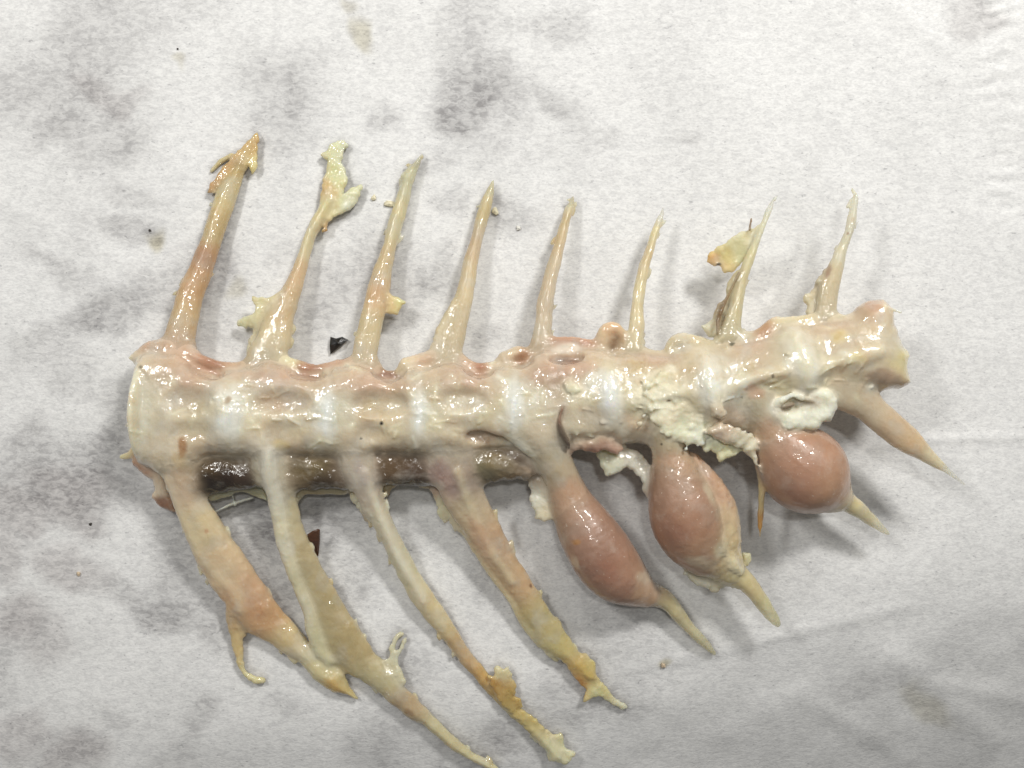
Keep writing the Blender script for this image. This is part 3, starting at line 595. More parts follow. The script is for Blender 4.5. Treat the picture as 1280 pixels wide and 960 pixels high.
rod('h6s', 'strand', [(944, 552, 66, 7), (950, 585, 60, 5), (952, 610, 56, 4.5), (951, 640, 52, 3.6), (950, 658, 50, 2.6), (950, 671, 48, 1.2)], [(944, 555, (208, 196, 172)), (951, 620, (208, 186, 132)), (950, 660, (190, 136, 52))], k=4, parent='h6', bump=1.0)
rod('h7', 'haemal_spine', [(1036, 488, 86, 20), (1062, 494, 86, 22), (1084, 508, 84, 19), (1110, 530, 82, 18), (1132, 548, 80, 17), (1150, 562, 78, 12), (1166, 575, 76, 8), (1184, 588, 74, 4), (1206, 606, 72, 1.6)],
    [(1060, 494, (196, 178, 152)), (1090, 512, (196, 176, 148)), (1120, 538, (202, 174, 140)), (1142, 556, (206, 180, 142)), (1165, 574, (208, 196, 166)), (1200, 600, (222, 220, 212))], k=13, zs=.75, bump=.7, thin=[(1206, 606, .92), (1186, 589, .6), (1170, 578, .2), (1150, 562, 0)])

CARVE_AT = len(PR)
# ---- clots, membranes and fat between the arches --------------------------------
part('clot0', 'clot'); add(Chain([(250, 588, 58, 14), (280, 592, 60, 20), (310, 592, 60, 18), (326, 588, 60, 14)]), 'clot0', [(262, 578, (104, 82, 50)), (290, 574, (116, 92, 56)), (258, 600, (40, 28, 22)), (285, 596, (52, 36, 28)), (310, 596, (66, 46, 36)), (322, 590, (90, 64, 48))], k=4, bump=1.8)
add(Chain([(256, 606, 56, 11), (280, 602, 60, 12), (316, 598, 60, 11)]), 'clot0', (30, 24, 20), k=4, bump=1.2)
part('clot1', 'clot'); add(Chain([(362, 586, 58, 14), (388, 582, 62, 16), (420, 580, 62, 15), (436, 584, 58, 12)]), 'clot1', [(368, 580, (120, 106, 70)), (400, 574, (136, 120, 78)), (430, 580, (120, 92, 62))], k=4, bump=2.2)
add(Chain([(380, 599, 64, 9), (404, 597, 68, 9), (434, 598, 64, 9)]), 'clot1', (26, 21, 17), k=3, bump=.2)
add(Chain([(372, 610, 42, 7), (400, 612, 42, 7), (434, 610, 42, 6)]), 'clot1', (180, 162, 124), k=4, bump=1)
part('clot2', 'clot'); add(Chain([(468, 584, 60, 13), (494, 580, 62, 17), (520, 584, 60, 16), (546, 590, 56, 14)]), 'clot2', [(476, 574, (116, 90, 58)), (500, 580, (110, 84, 56)), (520, 592, (120, 84, 62)), (545, 588, (140, 108, 92))], k=4, bump=2)
add(Chain([(474, 596, 64, 9), (500, 596, 66, 10), (530, 598, 62, 9)]), 'clot2', (40, 30, 23), k=4, bump=1)
part('clot3', 'clot'); add(Chain([(590, 578, 60, 15), (612, 578, 62, 19), (634, 578, 62, 18), (650, 576, 58, 12)]), 'clot3', [(596, 585, (130, 126, 84)), (615, 575, (142, 124, 86)), (632, 580, (134, 116, 80)), (606, 592, (96, 90, 76)), (652, 568, (140, 98, 60))], k=4, bump=2.2)
spine('mem0', 'membrane', [(250, 620), (264, 628), (282, 622), (304, 614), (318, 620), (336, 628), (330, 604), (310, 606), (284, 610), (262, 612)], [(255, 620, 44), (330, 620, 40)], 5, 4, (204, 200, 166), k=4, amp=1.2, step=5, wob=2, bump=1.2)
add(Chain([(268, 640, 34, 1.4), (290, 630, 34, 1.6), (316, 622, 36, 1.6)]), 'mem0', (214, 212, 190), k=2)
add(Chain([(290, 618, 36, 1.2), (294, 632, 34, 1.2)]), 'mem0', (214, 212, 190), k=2)
spine('mem1', 'membrane', [(360, 600), (364, 616), (372, 632), (380, 618), (398, 614), (426, 618), (440, 612), (436, 598), (400, 600)], [(362, 610, 42), (438, 605, 42)], 5, 5, (196, 188, 152), k=5, amp=1.2, step=5, wob=2, bump=1.3)
spine('mem2', 'membrane', [(470, 596), (484, 622), (490, 612), (498, 606), (520, 606), (538, 612), (552, 606), (546, 588)], [(475, 600, 46), (545, 600, 46)], 5, 5, (178, 160, 122), k=5, amp=1.2, step=5, wob=2, bump=1.4)
spine('mem3', 'membrane', [(590, 590), (602, 608), (616, 598), (640, 596), (656, 600), (670, 598), (676, 582), (650, 580), (620, 590)], [(595, 595, 46), (670, 590, 46)], 5, 5, [(600, 600, (170, 160, 112)), (640, 595, (206, 196, 170)), (668, 590, (196, 178, 156))], k=5, amp=1.2, step=5, wob=2, bump=1.4)
spine('mem4', 'membrane', [(736, 558), (744, 566), (750, 584), (758, 597), (772, 592), (784, 583), (800, 596), (808, 622), (816, 616), (820, 592), (800, 566), (770, 552)], [(738, 560, 66), (812, 610, 62)], 6, 5, [(745, 572, (224, 216, 186)), (764, 590, (222, 216, 192)), (796, 580, (208, 204, 196)), (810, 612, (218, 214, 204))], k=5, amp=1.5, step=4, wob=4, bump=1.5)
spine('fold0', 'arch_wing', [(706, 560), (711, 547), (728, 540), (740, 543), (752, 539), (770, 547), (780, 560), (772, 570), (756, 563), (742, 566), (726, 562), (714, 568)], [(708, 556, 82), (742, 552, 90), (778, 560, 80)], 8, 8, [(720, 548, (190, 150, 124)), (750, 545, (188, 142, 116)), (745, 562, (140, 100, 84)), (770, 560, (170, 134, 116))], k=5, amp=1.6, step=4, wob=3, bump=2.0)
part('crack', 'vessel'); add(Chain([(703, 510, 118, 1.6), (699, 526, 116, 2.2), (702, 540, 112, 4), (709, 553, 104, 4), (711, 560, 98, 2)]), 'crack', [(702, 512, (140, 86, 56)), (704, 545, (66, 44, 32))], k=1.5, bump=.4)
rr = random.Random(5)
part('fat0', 'fat_lump', None, 'cream crumbly fat over the column')
add(Pillow([(800, 498), (808, 486), (820, 470), (832, 462), (846, 472), (838, 486), (856, 497), (874, 508), (880, 528), (894, 540), (874, 555), (858, 558), (846, 548), (830, 540), (812, 524)], [(805, 500, 108), (845, 520, 101), (885, 545, 89)], 6, 4.5, 3.4, 4, 5, 9), 'fat0', [(820, 478, (214, 204, 170)), (845, 520, (224, 218, 192)), (860, 548, (214, 206, 170))], k=4, bump=4.5)
for i in range(150):
    a = rr.random(); x = 808 + 74 * a + rr.uniform(-8, 8); y = 498 + 46 * a + rr.uniform(-20, 16)
    q = rr.uniform(1.4, 4.2); add(Blob(x + rr.gauss(0, 9), y + rr.gauss(0, 8), 111 - 17 * a + rr.uniform(-3, 3), q, q * rr.uniform(.7, 1.3), q * .8, rr.uniform(0, 90)), 'fat0', (228, 224, 204), k=2.5, bump=2.0)
spine('fat1', 'fat_lump', [(874, 552), (884, 546), (897, 543), (914, 552), (928, 563), (914, 570), (900, 577), (896, 566), (884, 560)], [(876, 552, 90), (925, 562, 82)], 5, 5, (216, 208, 168), k=4, amp=1.8, step=4, wob=4, bump=2.5)
for i in range(8): add(Blob(880 + rr.uniform(0, 40), 549 + rr.uniform(0, 16), 90, 4, 5, 4), 'fat1', (222, 215, 180), k=2.5, bump=1.5)
part('fat2', 'fat_lump', None, 'white folded fat curl beside the round swelling')
add(Pillow([(962, 511), (972, 503), (980, 499), (988, 492), (998, 494), (1008, 499), (1014, 494), (1024, 489), (1034, 492), (1042, 499), (1044, 509), (1038, 518), (1030, 524), (1020, 535), (1010, 538), (996, 536), (984, 526), (972, 520)], [(964, 510, 92), (1000, 505, 100), (1042, 505, 94)], 7, 8, 2.2, 4, 5, 6), 'fat2', (222, 216, 196), k=3, bump=3.2)
for i in range(9):
    t = rr.random() * 6.283; x = 1004 + 36 * math.cos(t) * rr.uniform(.6, 1); y = 514 + 17 * math.sin(t) * rr.uniform(.6, 1)
    q = rr.uniform(4, 8); add(Blob(x, y, 97 - abs(x - 1004) * .1 + rr.uniform(-2, 4), q * rr.uniform(.8, 1.8), q, q * .8, rr.uniform(0, 180)), 'fat2', (226, 221, 204), k=7, bump=3.0)
add(Chain([(964, 510, 96, 3), (976, 501, 104, 4), (990, 494, 107, 4), (1002, 497, 106, 4)], .8), 'fat2', (228, 224, 208), k=5, bump=2.4)
add(Chain([(1016, 494, 104, 3), (1030, 493, 104, 5), (1040, 503, 101, 5), (1034, 517, 98, 4)], .8), 'fat2', (228, 224, 208), k=5, bump=2.4)
add(Blob(985, 507, 103, 8, 2.6, 6, -14), 'fat2', (96, 72, 50), k=1.5, bump=1)  # hole in the curl, its shade put in as dark colour
add(Blob(1011, 500, 102, 9, 3, 6, 14), 'fat2', (130, 100, 78), k=1.5, bump=1)  # second hole, likewise shaded by colour
spine('fat3', 'fat_lump', [(549, 494), (560, 492), (576, 496), (600, 492), (614, 494), (606, 504), (612, 510), (596, 518), (572, 520), (552, 516), (556, 506)], [(550, 505, 108), (612, 505, 108)], 7, 6, (222, 218, 188), k=4, amp=2.0, step=4, wob=2, bump=2.2)
spine('fat4', 'fat_lump', [(703, 480), (714, 472), (722, 480), (726, 488), (716, 496), (708, 490)], [(704, 484, 112), (724, 486, 112)], 5, 5, (222, 214, 184), k=3, amp=1.5, step=4, bump=2)
spine('fat5', 'fat_lump', [(888, 508), (896, 500), (904, 506), (908, 518), (900, 524), (890, 520)], [(890, 512, 114), (906, 514, 110)], 6, 6, (216, 208, 180), k=4, amp=1.5, step=4, bump=2)
spine('fat6', 'fat_lump', [(285, 488), (294, 480), (310, 474), (318, 476), (312, 484), (296, 490)], [(286, 486, 110), (316, 478, 106)], 4, 4, (218, 210, 180), k=3, amp=1.0, step=4, bump=1.5)
spine('lig4', 'ligament', [(628, 526), (640, 520), (660, 530), (668, 548), (680, 570), (668, 574), (654, 566), (644, 556), (634, 546)], [(632, 530, 110), (676, 570, 86)], 7, 6, [(645, 535, (208, 208, 192)), (668, 566, (206, 200, 180))], k=6, amp=1.0, bump=1.0)
spine('lig6', 'ligament', [(880, 540), (900, 528), (930, 536), (946, 552), (940, 566), (950, 590), (940, 580), (926, 560), (900, 552)], [(884, 540, 104), (946, 580, 70)], 7, 6, [(900, 540, (190, 170, 150)), (930, 552, (214, 206, 186)), (944, 580, (212, 204, 186))], k=4, amp=2.2, step=3.5, wob=5, bump=3.2)

# ------------------------------------------------------------------ polygonise
H = 1.45
X0, X1, Y0, Y1, Z0, Z1 = 140, 1200, 152, 985, -66, 142
ax = [np.arange(a, b, H, dtype=np.float32) for a, b in ((X0, X1), (Y0, Y1), (Z0, Z1))]
F = np.full((len(ax[0]), len(ax[1]), len(ax[2])), 12.0, np.float32)

def block(s, pad):
    out = []
    for i in range(3):
        a, b = np.searchsorted(ax[i], (s.lo[i] - pad, s.hi[i] + pad))
        out.append(slice(max(a, 0), max(b, 0)))
    return tuple(out)
def carve():
    for s in CARVE:
        bl = block(s, 10)
        X = ax[0][bl[0]][:, None, None]; Y = ax[1][bl[1]][None, :, None]; Z = ax[2][bl[2]][None, None, :]
        d = -s.dist(X, Y, Z); f = F[bl]; k = 13.0
        h = np.maximum(k - np.abs(f - d), 0) / k
        F[bl] = np.maximum(f, d) + h * h * k * 0.25
for ip, p in enumerate(PR):
    if ip == CARVE_AT: carve()
    s, k = p['s'], p['k']
    bl = block(s, k + 5)
    if min(b.stop - b.start for b in bl) <= 0: continue
    X = ax[0][bl[0]][:, None, None]; Y = ax[1][bl[1]][None, :, None]; Z = ax[2][bl[2]][None, None, :]
    d = s.dist(X, Y, Z)
    f = F[bl]
    h = np.maximum(k - np.abs(f - d), 0) / k
    F[bl] = np.minimum(f, d) - h * h * k * 0.25
# tiny crumbs and threads of tissue stuck on top of the column and the spine roots
def topz(x, y):
    i = int(np.clip((x - X0) / H, 0, len(ax[0]) - 1)); j = int(np.clip((y - Y0) / H, 0, len(ax[1]) - 1))
    k = np.nonzero(F[i, j] < 0)[0]
    return float(ax[2][k[-1]]) if len(k) else None
rt = random.Random(23)
for i in range(190):
    x = rt.uniform(178, 1110)
    yc = float(np.interp(x, [a[0] for a in AX], [a[1] for a in AX]))
    y = yc + rt.triangular(-60, 46, 10)
    z = topz(x, y)
    if z is None or z < 30: continue
    if i % 2 == 0:
        a = rt.uniform(-.6, .6) + (1.57 if rt.random() < .4 else 0); L = rt.uniform(4, 11); pts = []
        for t in (-1, 0, 1):
            X, Y = x + t * L * math.cos(a) + rt.uniform(-1, 1), y + t * L * math.sin(a) + rt.uniform(-1, 1)
            zz = topz(X, Y); pts.append((X, Y, (zz if zz is not None else z) + .4, rt.uniform(.8, 1.5)))
        if max(p[2] for p in pts) - min(p[2] for p in pts) > 14: continue
        sh = Chain.__new__(Chain); sh.zs = 1.0; sh.q = catmull(pts, 3)
        sh.lo = (sh.q[:, :3] - sh.q[:, 3:]).min(0); sh.hi = (sh.q[:, :3] + sh.q[:, 3:]).max(0)
    else:
        q = rt.uniform(.9, 2.2)
        sh = Blob(640, 480, 5, q * rt.uniform(1.2, 3.5), q, q * .7, rt.uniform(0, 180))
        dlt = np.array([x, y, z + q * .1]) - sh.c
        sh.c = sh.c + dlt; sh.lo = sh.lo + dlt; sh.hi = sh.hi + dlt
    c_ = rt.choice([(214, 208, 184), (206, 194, 160), (218, 214, 200), (196, 172, 140), (210, 204, 176)])
    PR.append(dict(s=sh, part='@stick', col=c_, k=1.6, bump=.6, thin=None, bias=0.0, wet=1.0))
    bl = block(sh, 7)
    if min(b.stop - b.start for b in bl) <= 0: continue
    X = ax[0][bl[0]][:, None, None]; Y = ax[1][bl[1]][None, :, None]; Z = ax[2][bl[2]][None, None, :]
    d = sh.dist(X, Y, Z); f = F[bl]; k = 1.6
    h = np.maximum(k - np.abs(f - d), 0) / k
    F[bl] = np.minimum(f, d) - h * h * k * 0.25
# the underside rests on the paper
ph = (paper_h(*np.meshgrid(ax[0], ax[1], indexing='ij')) + 0.5).astype(np.float32)
F = np.maximum(F, ph[:, :, None] - ax[2][None, None, :])

def surface_nets(F):
    sg = F < 0
    nx, ny, nz = F.shape
    def c(a, dx, dy, dz): return a[dx:nx - 1 + dx, dy:ny - 1 + dy, dz:nz - 1 + dz]
    cnt = np.zeros((nx - 1, ny - 1, nz - 1), np.int8)
    for dx in (0, 1):
        for dy in (0, 1):
            for dz in (0, 1): cnt += c(sg, dx, dy, dz)
    act = (cnt > 0) & (cnt < 8)
    I, J, K = np.nonzero(act)
    n = len(I)
    ids = np.full(act.shape, -1, np.int32); ids[I, J, K] = np.arange(n)
    acc = np.zeros((n, 3)); num = np.zeros(n)
    cor = [(a, b, e) for a in (0, 1) for b in (0, 1) for e in (0, 1)]
    val = {q: F[I + q[0], J + q[1], K + q[2]].astype(np.float64) for q in cor}
    for q in cor:
        for axx in range(3):
            if q[axx]: continue
            r = list(q); r[axx] = 1; r = tuple(r)
            a, b = val[q], val[r]
            m = (a < 0) != (b < 0)
            t = np.where(m, a / np.where(m, a - b, 1), 0)
            for w in range(3):
                acc[:, w] += np.where(m, (t if w == axx else q[w]), 0)
            num += m
    v = acc / num[:, None] + np.stack([I, J, K], 1)
    quads = []
    for axx in range(3):
        lo = [slice(1, -1)] * 3; lo[axx] = slice(0, -1)
        hi = list(lo); hi[axx] = slice(1, None)
        A, B = sg[tuple(lo)], sg[tuple(hi)]
        ii = np.stack(np.nonzero(A != B), 1)
        base = ii.copy()
        for w in range(3):
            if w != axx: base[:, w] += 1
        flip = A[ii[:, 0], ii[:, 1], ii[:, 2]]
        u, w = (axx + 1) % 3, (axx + 2) % 3
        def at(du, dw):
            b = base.copy(); b[:, u] += du; b[:, w] += dw
            return ids[b[:, 0], b[:, 1], b[:, 2]]
        q = np.stack([at(-1, -1), at(0, -1), at(0, 0), at(-1, 0)], 1)
        q[~flip] = q[~flip][:, ::-1]
        quads.append(q)
    return v, np.concatenate(quads)

V, Q = surface_nets(F)
del F
V = V * H + np.array([X0, Y0, Z0])

def neighbours_smooth(V, Q, it, lam):
    e = np.concatenate([Q[:, [0, 1]], Q[:, [1, 2]], Q[:, [2, 3]], Q[:, [3, 0]]])
    n = len(V)
    deg = np.bincount(e[:, 0], minlength=n) + np.bincount(e[:, 1], minlength=n)
    for _ in range(it):
        out = np.zeros_like(V)
        for w in range(3):
            out[:, w] = np.bincount(e[:, 0], V[e[:, 1], w], n) + np.bincount(e[:, 1], V[e[:, 0], w], n)
        V = V + lam * (out / np.maximum(deg, 1)[:, None] - V)
    return V
def normals(V, Q):
    nn = np.cross(V[Q[:, 2]] - V[Q[:, 0]], V[Q[:, 3]] - V[Q[:, 1]])
    out = np.zeros_like(V)
    for w in range(3):
        for c in range(4): out[:, w] += np.bincount(Q[:, c], nn[:, w], len(V))
    return out / (np.linalg.norm(out, axis=1, keepdims=True) + 1e-9)
V = neighbours_smooth(V, Q, 2, 0.5)

# which primitive owns each vertex, and its colour / bump / thinness
n = len(V)
keys = list(PARTS)
kid = {k: i for i, k in enumerate(keys)}
OWND = np.zeros((n, 2))
best = np.full(n, 1e9); own = np.zeros(n, np.int32)
csum = np.zeros((n, 3)); wsum = np.full(n, 1e-9); bsum = np.zeros(n); tsum = np.zeros(n)
def project(x, y, z):
    k = D / (D - z)
    return CX + (x - CX) * k, CY + (y - CY) * k
px, py = project(V[:, 0], V[:, 1], V[:, 2])
# wobble the sampling position so that colour boundaries are irregular
qx = px + 5 * fbm(V[:, 0], V[:, 1], V[:, 2], 16, 3, 81); qy = py + 5 * fbm(V[:, 0], V[:, 1], V[:, 2], 16, 3, 85)
for p in PR:
    s = p['s']; pad = 14
    m = np.nonzero(((V > s.lo - pad) & (V < s.hi + pad)).all(1))[0]
    if not len(m): continue
    d = np.asarray(s.dist(V[m, 0], V[m, 1], V[m, 2]), np.float64)
    if p['part'] == '@vert':
        vx = np.array([AX[2 * v][0] for v in range(1, 8)])
        o = np.array([kid['vert%d' % v] for v in range(8)])[np.searchsorted(vx, px[m])]
    elif p['part'] == '@stick': o = None
    else: o = np.full(len(m), kid[p['part']])
    if isinstance(s, Pillow): dr = s.dir
    elif isinstance(s, Chain): dr = s.q[-1, :2] - s.q[0, :2]
    else: dr = np.array([0.0, 1.0])
    dr = dr / (np.hypot(*dr) + 1e-9)
    if o is not None:
        b = d + p['bias'] < best[m]
        OWND[m[b]] = dr
        best[m[b]] = d[b] + p['bias']; own[m[b]] = o[b]
    w = np.exp(-np.clip(d, -1, 30) / 2.6)
    c = p['col']
    if isinstance(c, list):
        acc = np.zeros((len(m), 3)); ws = 0
        for (x, y, rgb) in c:
            ww = 1 / (((qx[m] - x) ** 2 + (qy[m] - y) ** 2) + 12.0) ** 1.5
            acc += ww[:, None] * lin(rgb); ws = ws + ww
        cc = acc / ws[:, None]
    else: cc = np.repeat(lin(c)[None], len(m), 0)
    csum[m] += w[:, None] * cc; wsum[m] += w; bsum[m] += w * p['bump']
    if p['thin']:
        acc = 0; ws = 0
        for (x, y, tv) in p['thin']:
            ww = 1 / (((px[m] - x) ** 2 + (py[m] - y) ** 2) + 4.0) ** 2
            acc = acc + ww * tv; ws = ws + ww
        tsum[m] += w * acc / ws
C = csum / wsum[:, None]; BMP = bsum / wsum; THIN = tsum / wsum
base_thin = {'neural_spine': .30, 'haemal_spine': .18, 'flesh_scrap': .24, 'fat_lump': .08, 'membrane': .25, 'strand': .2, 'ligament': .1}
THIN = np.maximum(THIN, np.array([base_thin.get(PARTS[k][0], 0.0) for k in keys])[own])

# stains, blood and fat films on the surface: x, y, rx, ry, rot, colour, strength
SPOTS = [(x, y, 13, 36, 0, (206, 210, 210), .5) for (x, y) in [(293, 518), (411, 520), (524, 516), (643, 506), (760, 494), (880, 476)]] + [(x - 3, y, 4, 22, 4, (218, 224, 227), .5) for (x, y) in [(411, 524), (526, 520), (645, 510), (762, 496)]] + [
    (886, 616, 5, 16, -20, (208, 188, 158), .7), (904, 640, 9, 14, -10, (196, 170, 134), .6), (914, 664, 7, 12, 0, (206, 186, 144), .7), (902, 690, 10, 12, 0, (214, 202, 168), .7), (874, 704, 22, 8, 10, (210, 196, 172), .6), (855, 625, 20, 10, 0, (192, 150, 124), .4), (838, 660, 16, 20, 0, (168, 118, 96), .4), (757, 716, 20, 16, 40, (164, 112, 92), .5), (735, 650, 14, 16, 0, (190, 150, 130), .4), (1030, 560, 20, 14, 30, (196, 150, 122), .4), (985, 620, 24, 12, 0, (172, 122, 100), .4),
    (708, 436, 22, 7, 0, (214, 198, 182), .8), (712, 452, 18, 5, 0, (136, 102, 82), .85), (650, 450, 9, 7, 0, (150, 106, 72), .7), (486, 470, 16, 5, 4, (130, 90, 68), .8), (598, 466, 15, 5, 5, (150, 108, 86), .7), (262, 464, 16, 4, 22, (160, 112, 92), .7), (386, 470, 16, 4, 8, (156, 112, 90), .7),
    (229, 560, 7, 15, 5, (160, 110, 50), .85), (224, 575, 12, 12, 0, (196, 168, 120), .5), (285, 500, 4, 6, 20, (150, 116, 70), .7), (350, 556, 14, 8, 10, (206, 182, 120), .7), (256, 512, 30, 12, 0, (186, 170, 136), .5),
    (240, 450, 30, 10, 15, (196, 160, 136), .5), (330, 470, 80, 9, 3, (190, 158, 136), .5), (460, 480, 70, 10, 0, (186, 156, 134), .5), (355, 500, 34, 16, 0, (184, 158, 134), .55), (466, 508, 20, 12, 0, (186, 166, 128), .6), (480, 545, 22, 9, 10, (192, 172, 140), .5),
    (477, 529, 2.6, 2.6, 0, (30, 24, 20), 1), (451, 548, 1.2, 1.2, 0, (40, 30, 24), 1), (401, 494, 3, 1.6, -20, (110, 92, 66), .8), (452, 548, 1, 1, 0, (40, 30, 20), .9), (176, 459, 3, 2, 0, (110, 100, 76), .8),
    (600, 545, 26, 10, 5, (176, 150, 128), .7), (585, 470, 30, 12, 0, (186, 158, 138), .5), (560, 600, 12, 30, -25, (160, 128, 124), .55), (452, 590, 8, 22, -15, (176, 156, 156), .45), (545, 590, 10, 16, 0, (150, 116, 112), .5),
    (690, 470, 40, 16, 0, (188, 154, 132), .6), (720, 460, 30, 10, 0, (190, 154, 134), .5), (740, 520, 34, 14, 0, (196, 182, 164), .5), (796, 528, 26, 12, 20, (196, 166, 138), .5), (795, 460, 20, 14, 0, (186, 166, 118), .5), (800, 478, 6, 5, 0, (180, 140, 80), .6),
    (838, 462, 8, 6, 0, (220, 214, 196), .6), (830, 500, 60, 36, 20, (204, 192, 158), .4), (836, 501, 3, 1.5, 0, (110, 84, 50), .9), (866, 455, 14, 20, 0, (188, 168, 132), .5), (915, 431, 4, 2, 0, (90, 86, 64), .9), (935, 458, 12, 10, 0, (188, 168, 128), .6),
    (943, 490, 12, 9, 20, (198, 150, 116), .7), (910, 520, 30, 16, 20, (180, 156, 138), .6), (966, 470, 2, 3, 0, (100, 84, 60), .9), (927, 497, 1.2, 1.2, 0, (60, 50, 40), .9), (985, 480, 30, 10, -10, (196, 180, 136), .5), (1004, 452, 12, 34, -24, (210, 204, 176), .55),
    (1048, 420, 12, 10, 0, (202, 184, 128), .7), (1048, 420, 5, 5, 0, (190, 166, 104), .7), (1072, 450, 12, 10, 0, (212, 196, 140), .7), (1100, 470, 22, 10, 0, (168, 138, 116), .6), (1112, 400, 10, 20, 0, (198, 184, 160), .4), (1092, 382, 12, 8, 0, (178, 136, 112), .7),
    (855, 560, 2, 2, 0, (60, 44, 30), .9), (827, 555, 1.6, 1.6, 0, (50, 40, 30), .9), (897, 330, 4.5, 2.4, -25, (40, 26, 16), 1), (892, 322, 8, 8, 0, (210, 160, 70), .6), (1034, 338, 3.5, 9, 25, (150, 112, 86), .7), (1060, 292, 2, 2, 0, (150, 110, 80), .8), (1066, 276, 2, 4, 0, (190, 166, 136), .7),
    (719, 678, 5, 4, 0, (196, 136, 60), .8), (661, 732, 2, 4, -20, (120, 72, 44), .8), (720, 702, 5, 10, -30, (214, 188, 160), .7), (806, 722, 9, 10, -30, (212, 194, 172), .6), (850, 605, 30, 14, 0, (190, 150, 124), .3), (600, 668, 10, 26, -28, (200, 158, 128), .5), (258, 664, 3, 3, 0, (196, 140, 100), .6),
    (252, 318, 9, 10, 0, (184, 132, 88), .6), (318, 762, 14, 20, -30, (196, 146, 104), .5), (416, 858, 16, 10, 35, (200, 158, 70), .6), (512, 893, 8, 6, 40, (150, 110, 70), .6), (595, 838, 12, 14, -35, (188, 142, 92), .6), (472, 362, 8, 14, 15, (204, 164, 118), .5), (1140, 556, 12, 8, 40, (208, 172, 132), .5)]
for (x, y, rx, ry, an, rgb, st) in SPOTS:
    a = math.radians(an)
    ux, uy = (px, py) if max(rx, ry) < 4 else (qx, qy)
    m = np.nonzero((np.abs(px - x) < 2 * max(rx, ry) + 8) & (np.abs(py - y) < 2 * max(rx, ry) + 8) & (V[:, 2] > 8))[0]
    u = ((ux[m] - x) * math.cos(a) + (uy[m] - y) * math.sin(a)) / rx
    v = (-(ux[m] - x) * math.sin(a) + (uy[m] - y) * math.cos(a)) / ry
    w = st * (1 - sstep(0.45, 1.25, np.sqrt(u * u + v * v)))
    C[m] = C[m] * (1 - w[:, None]) + lin(rgb) * w[:, None]
# mottling of the tissue itself
mot = fbm(V[:, 0], V[:, 1], V[:, 2], 34, 4, 91); mot2 = fbm(V[:, 0], V[:, 1], V[:, 2], 9, 2, 95)
C *= (1 + 0.09 * mot + 0.05 * mot2)[:, None]
C *= 1 + 0.07 * fbm(V[:, 0], V[:, 1], V[:, 2], 50, 3, 99)[:, None] * np.array([1.0, 0.1, -1.2])
# pale slimy film over part of the tissue
nofilm = np.isin(own, [kid[k] for k in keys if PARTS[k][0] in ('swelling', 'clot', 'haemal_canal', 'vessel')])
film = sstep(0.05, 0.45, fbm(V[:, 0], V[:, 1], V[:, 2], 24, 4, 111)) * np.where(nofilm, 0.13, 0.30)
lumC = (C @ np.array([.25, .6, .15]))[:, None]
C = C * (1 - film[:, None]) + (lumC * 0.6 + 0.25 * np.array([1.0, .97, .86])) * film[:, None]
C = lumC + (C - lumC) * np.where(nofilm, .80, .78)[:, None]
C = np.where(nofilm[:, None], C * 0.96, C * 1.18)
C = np.clip(C * np.array([1.03, 1.03, 0.97]), 0.005, 0.82)

# relief
Nn = normals(V, Q)
disp = BMP * (1.0 * fbm(V[:, 0], V[:, 1], V[:, 2], 12, 3, 101) + 0.9 * fbm(V[:, 0], V[:, 1], V[:, 2], 30, 2, 105))
disp += np.clip(BMP, .3, 2) * 0.9 * np.maximum(fbm(V[:, 0], V[:, 1], V[:, 2], 5, 2, 107) - 0.18, 0)
V = V + Nn * disp[:, None]
V[:, 2] = np.maximum(V[:, 2], paper_h(V[:, 0], V[:, 1]) + 0.3)
Nn = normals(V, Q)

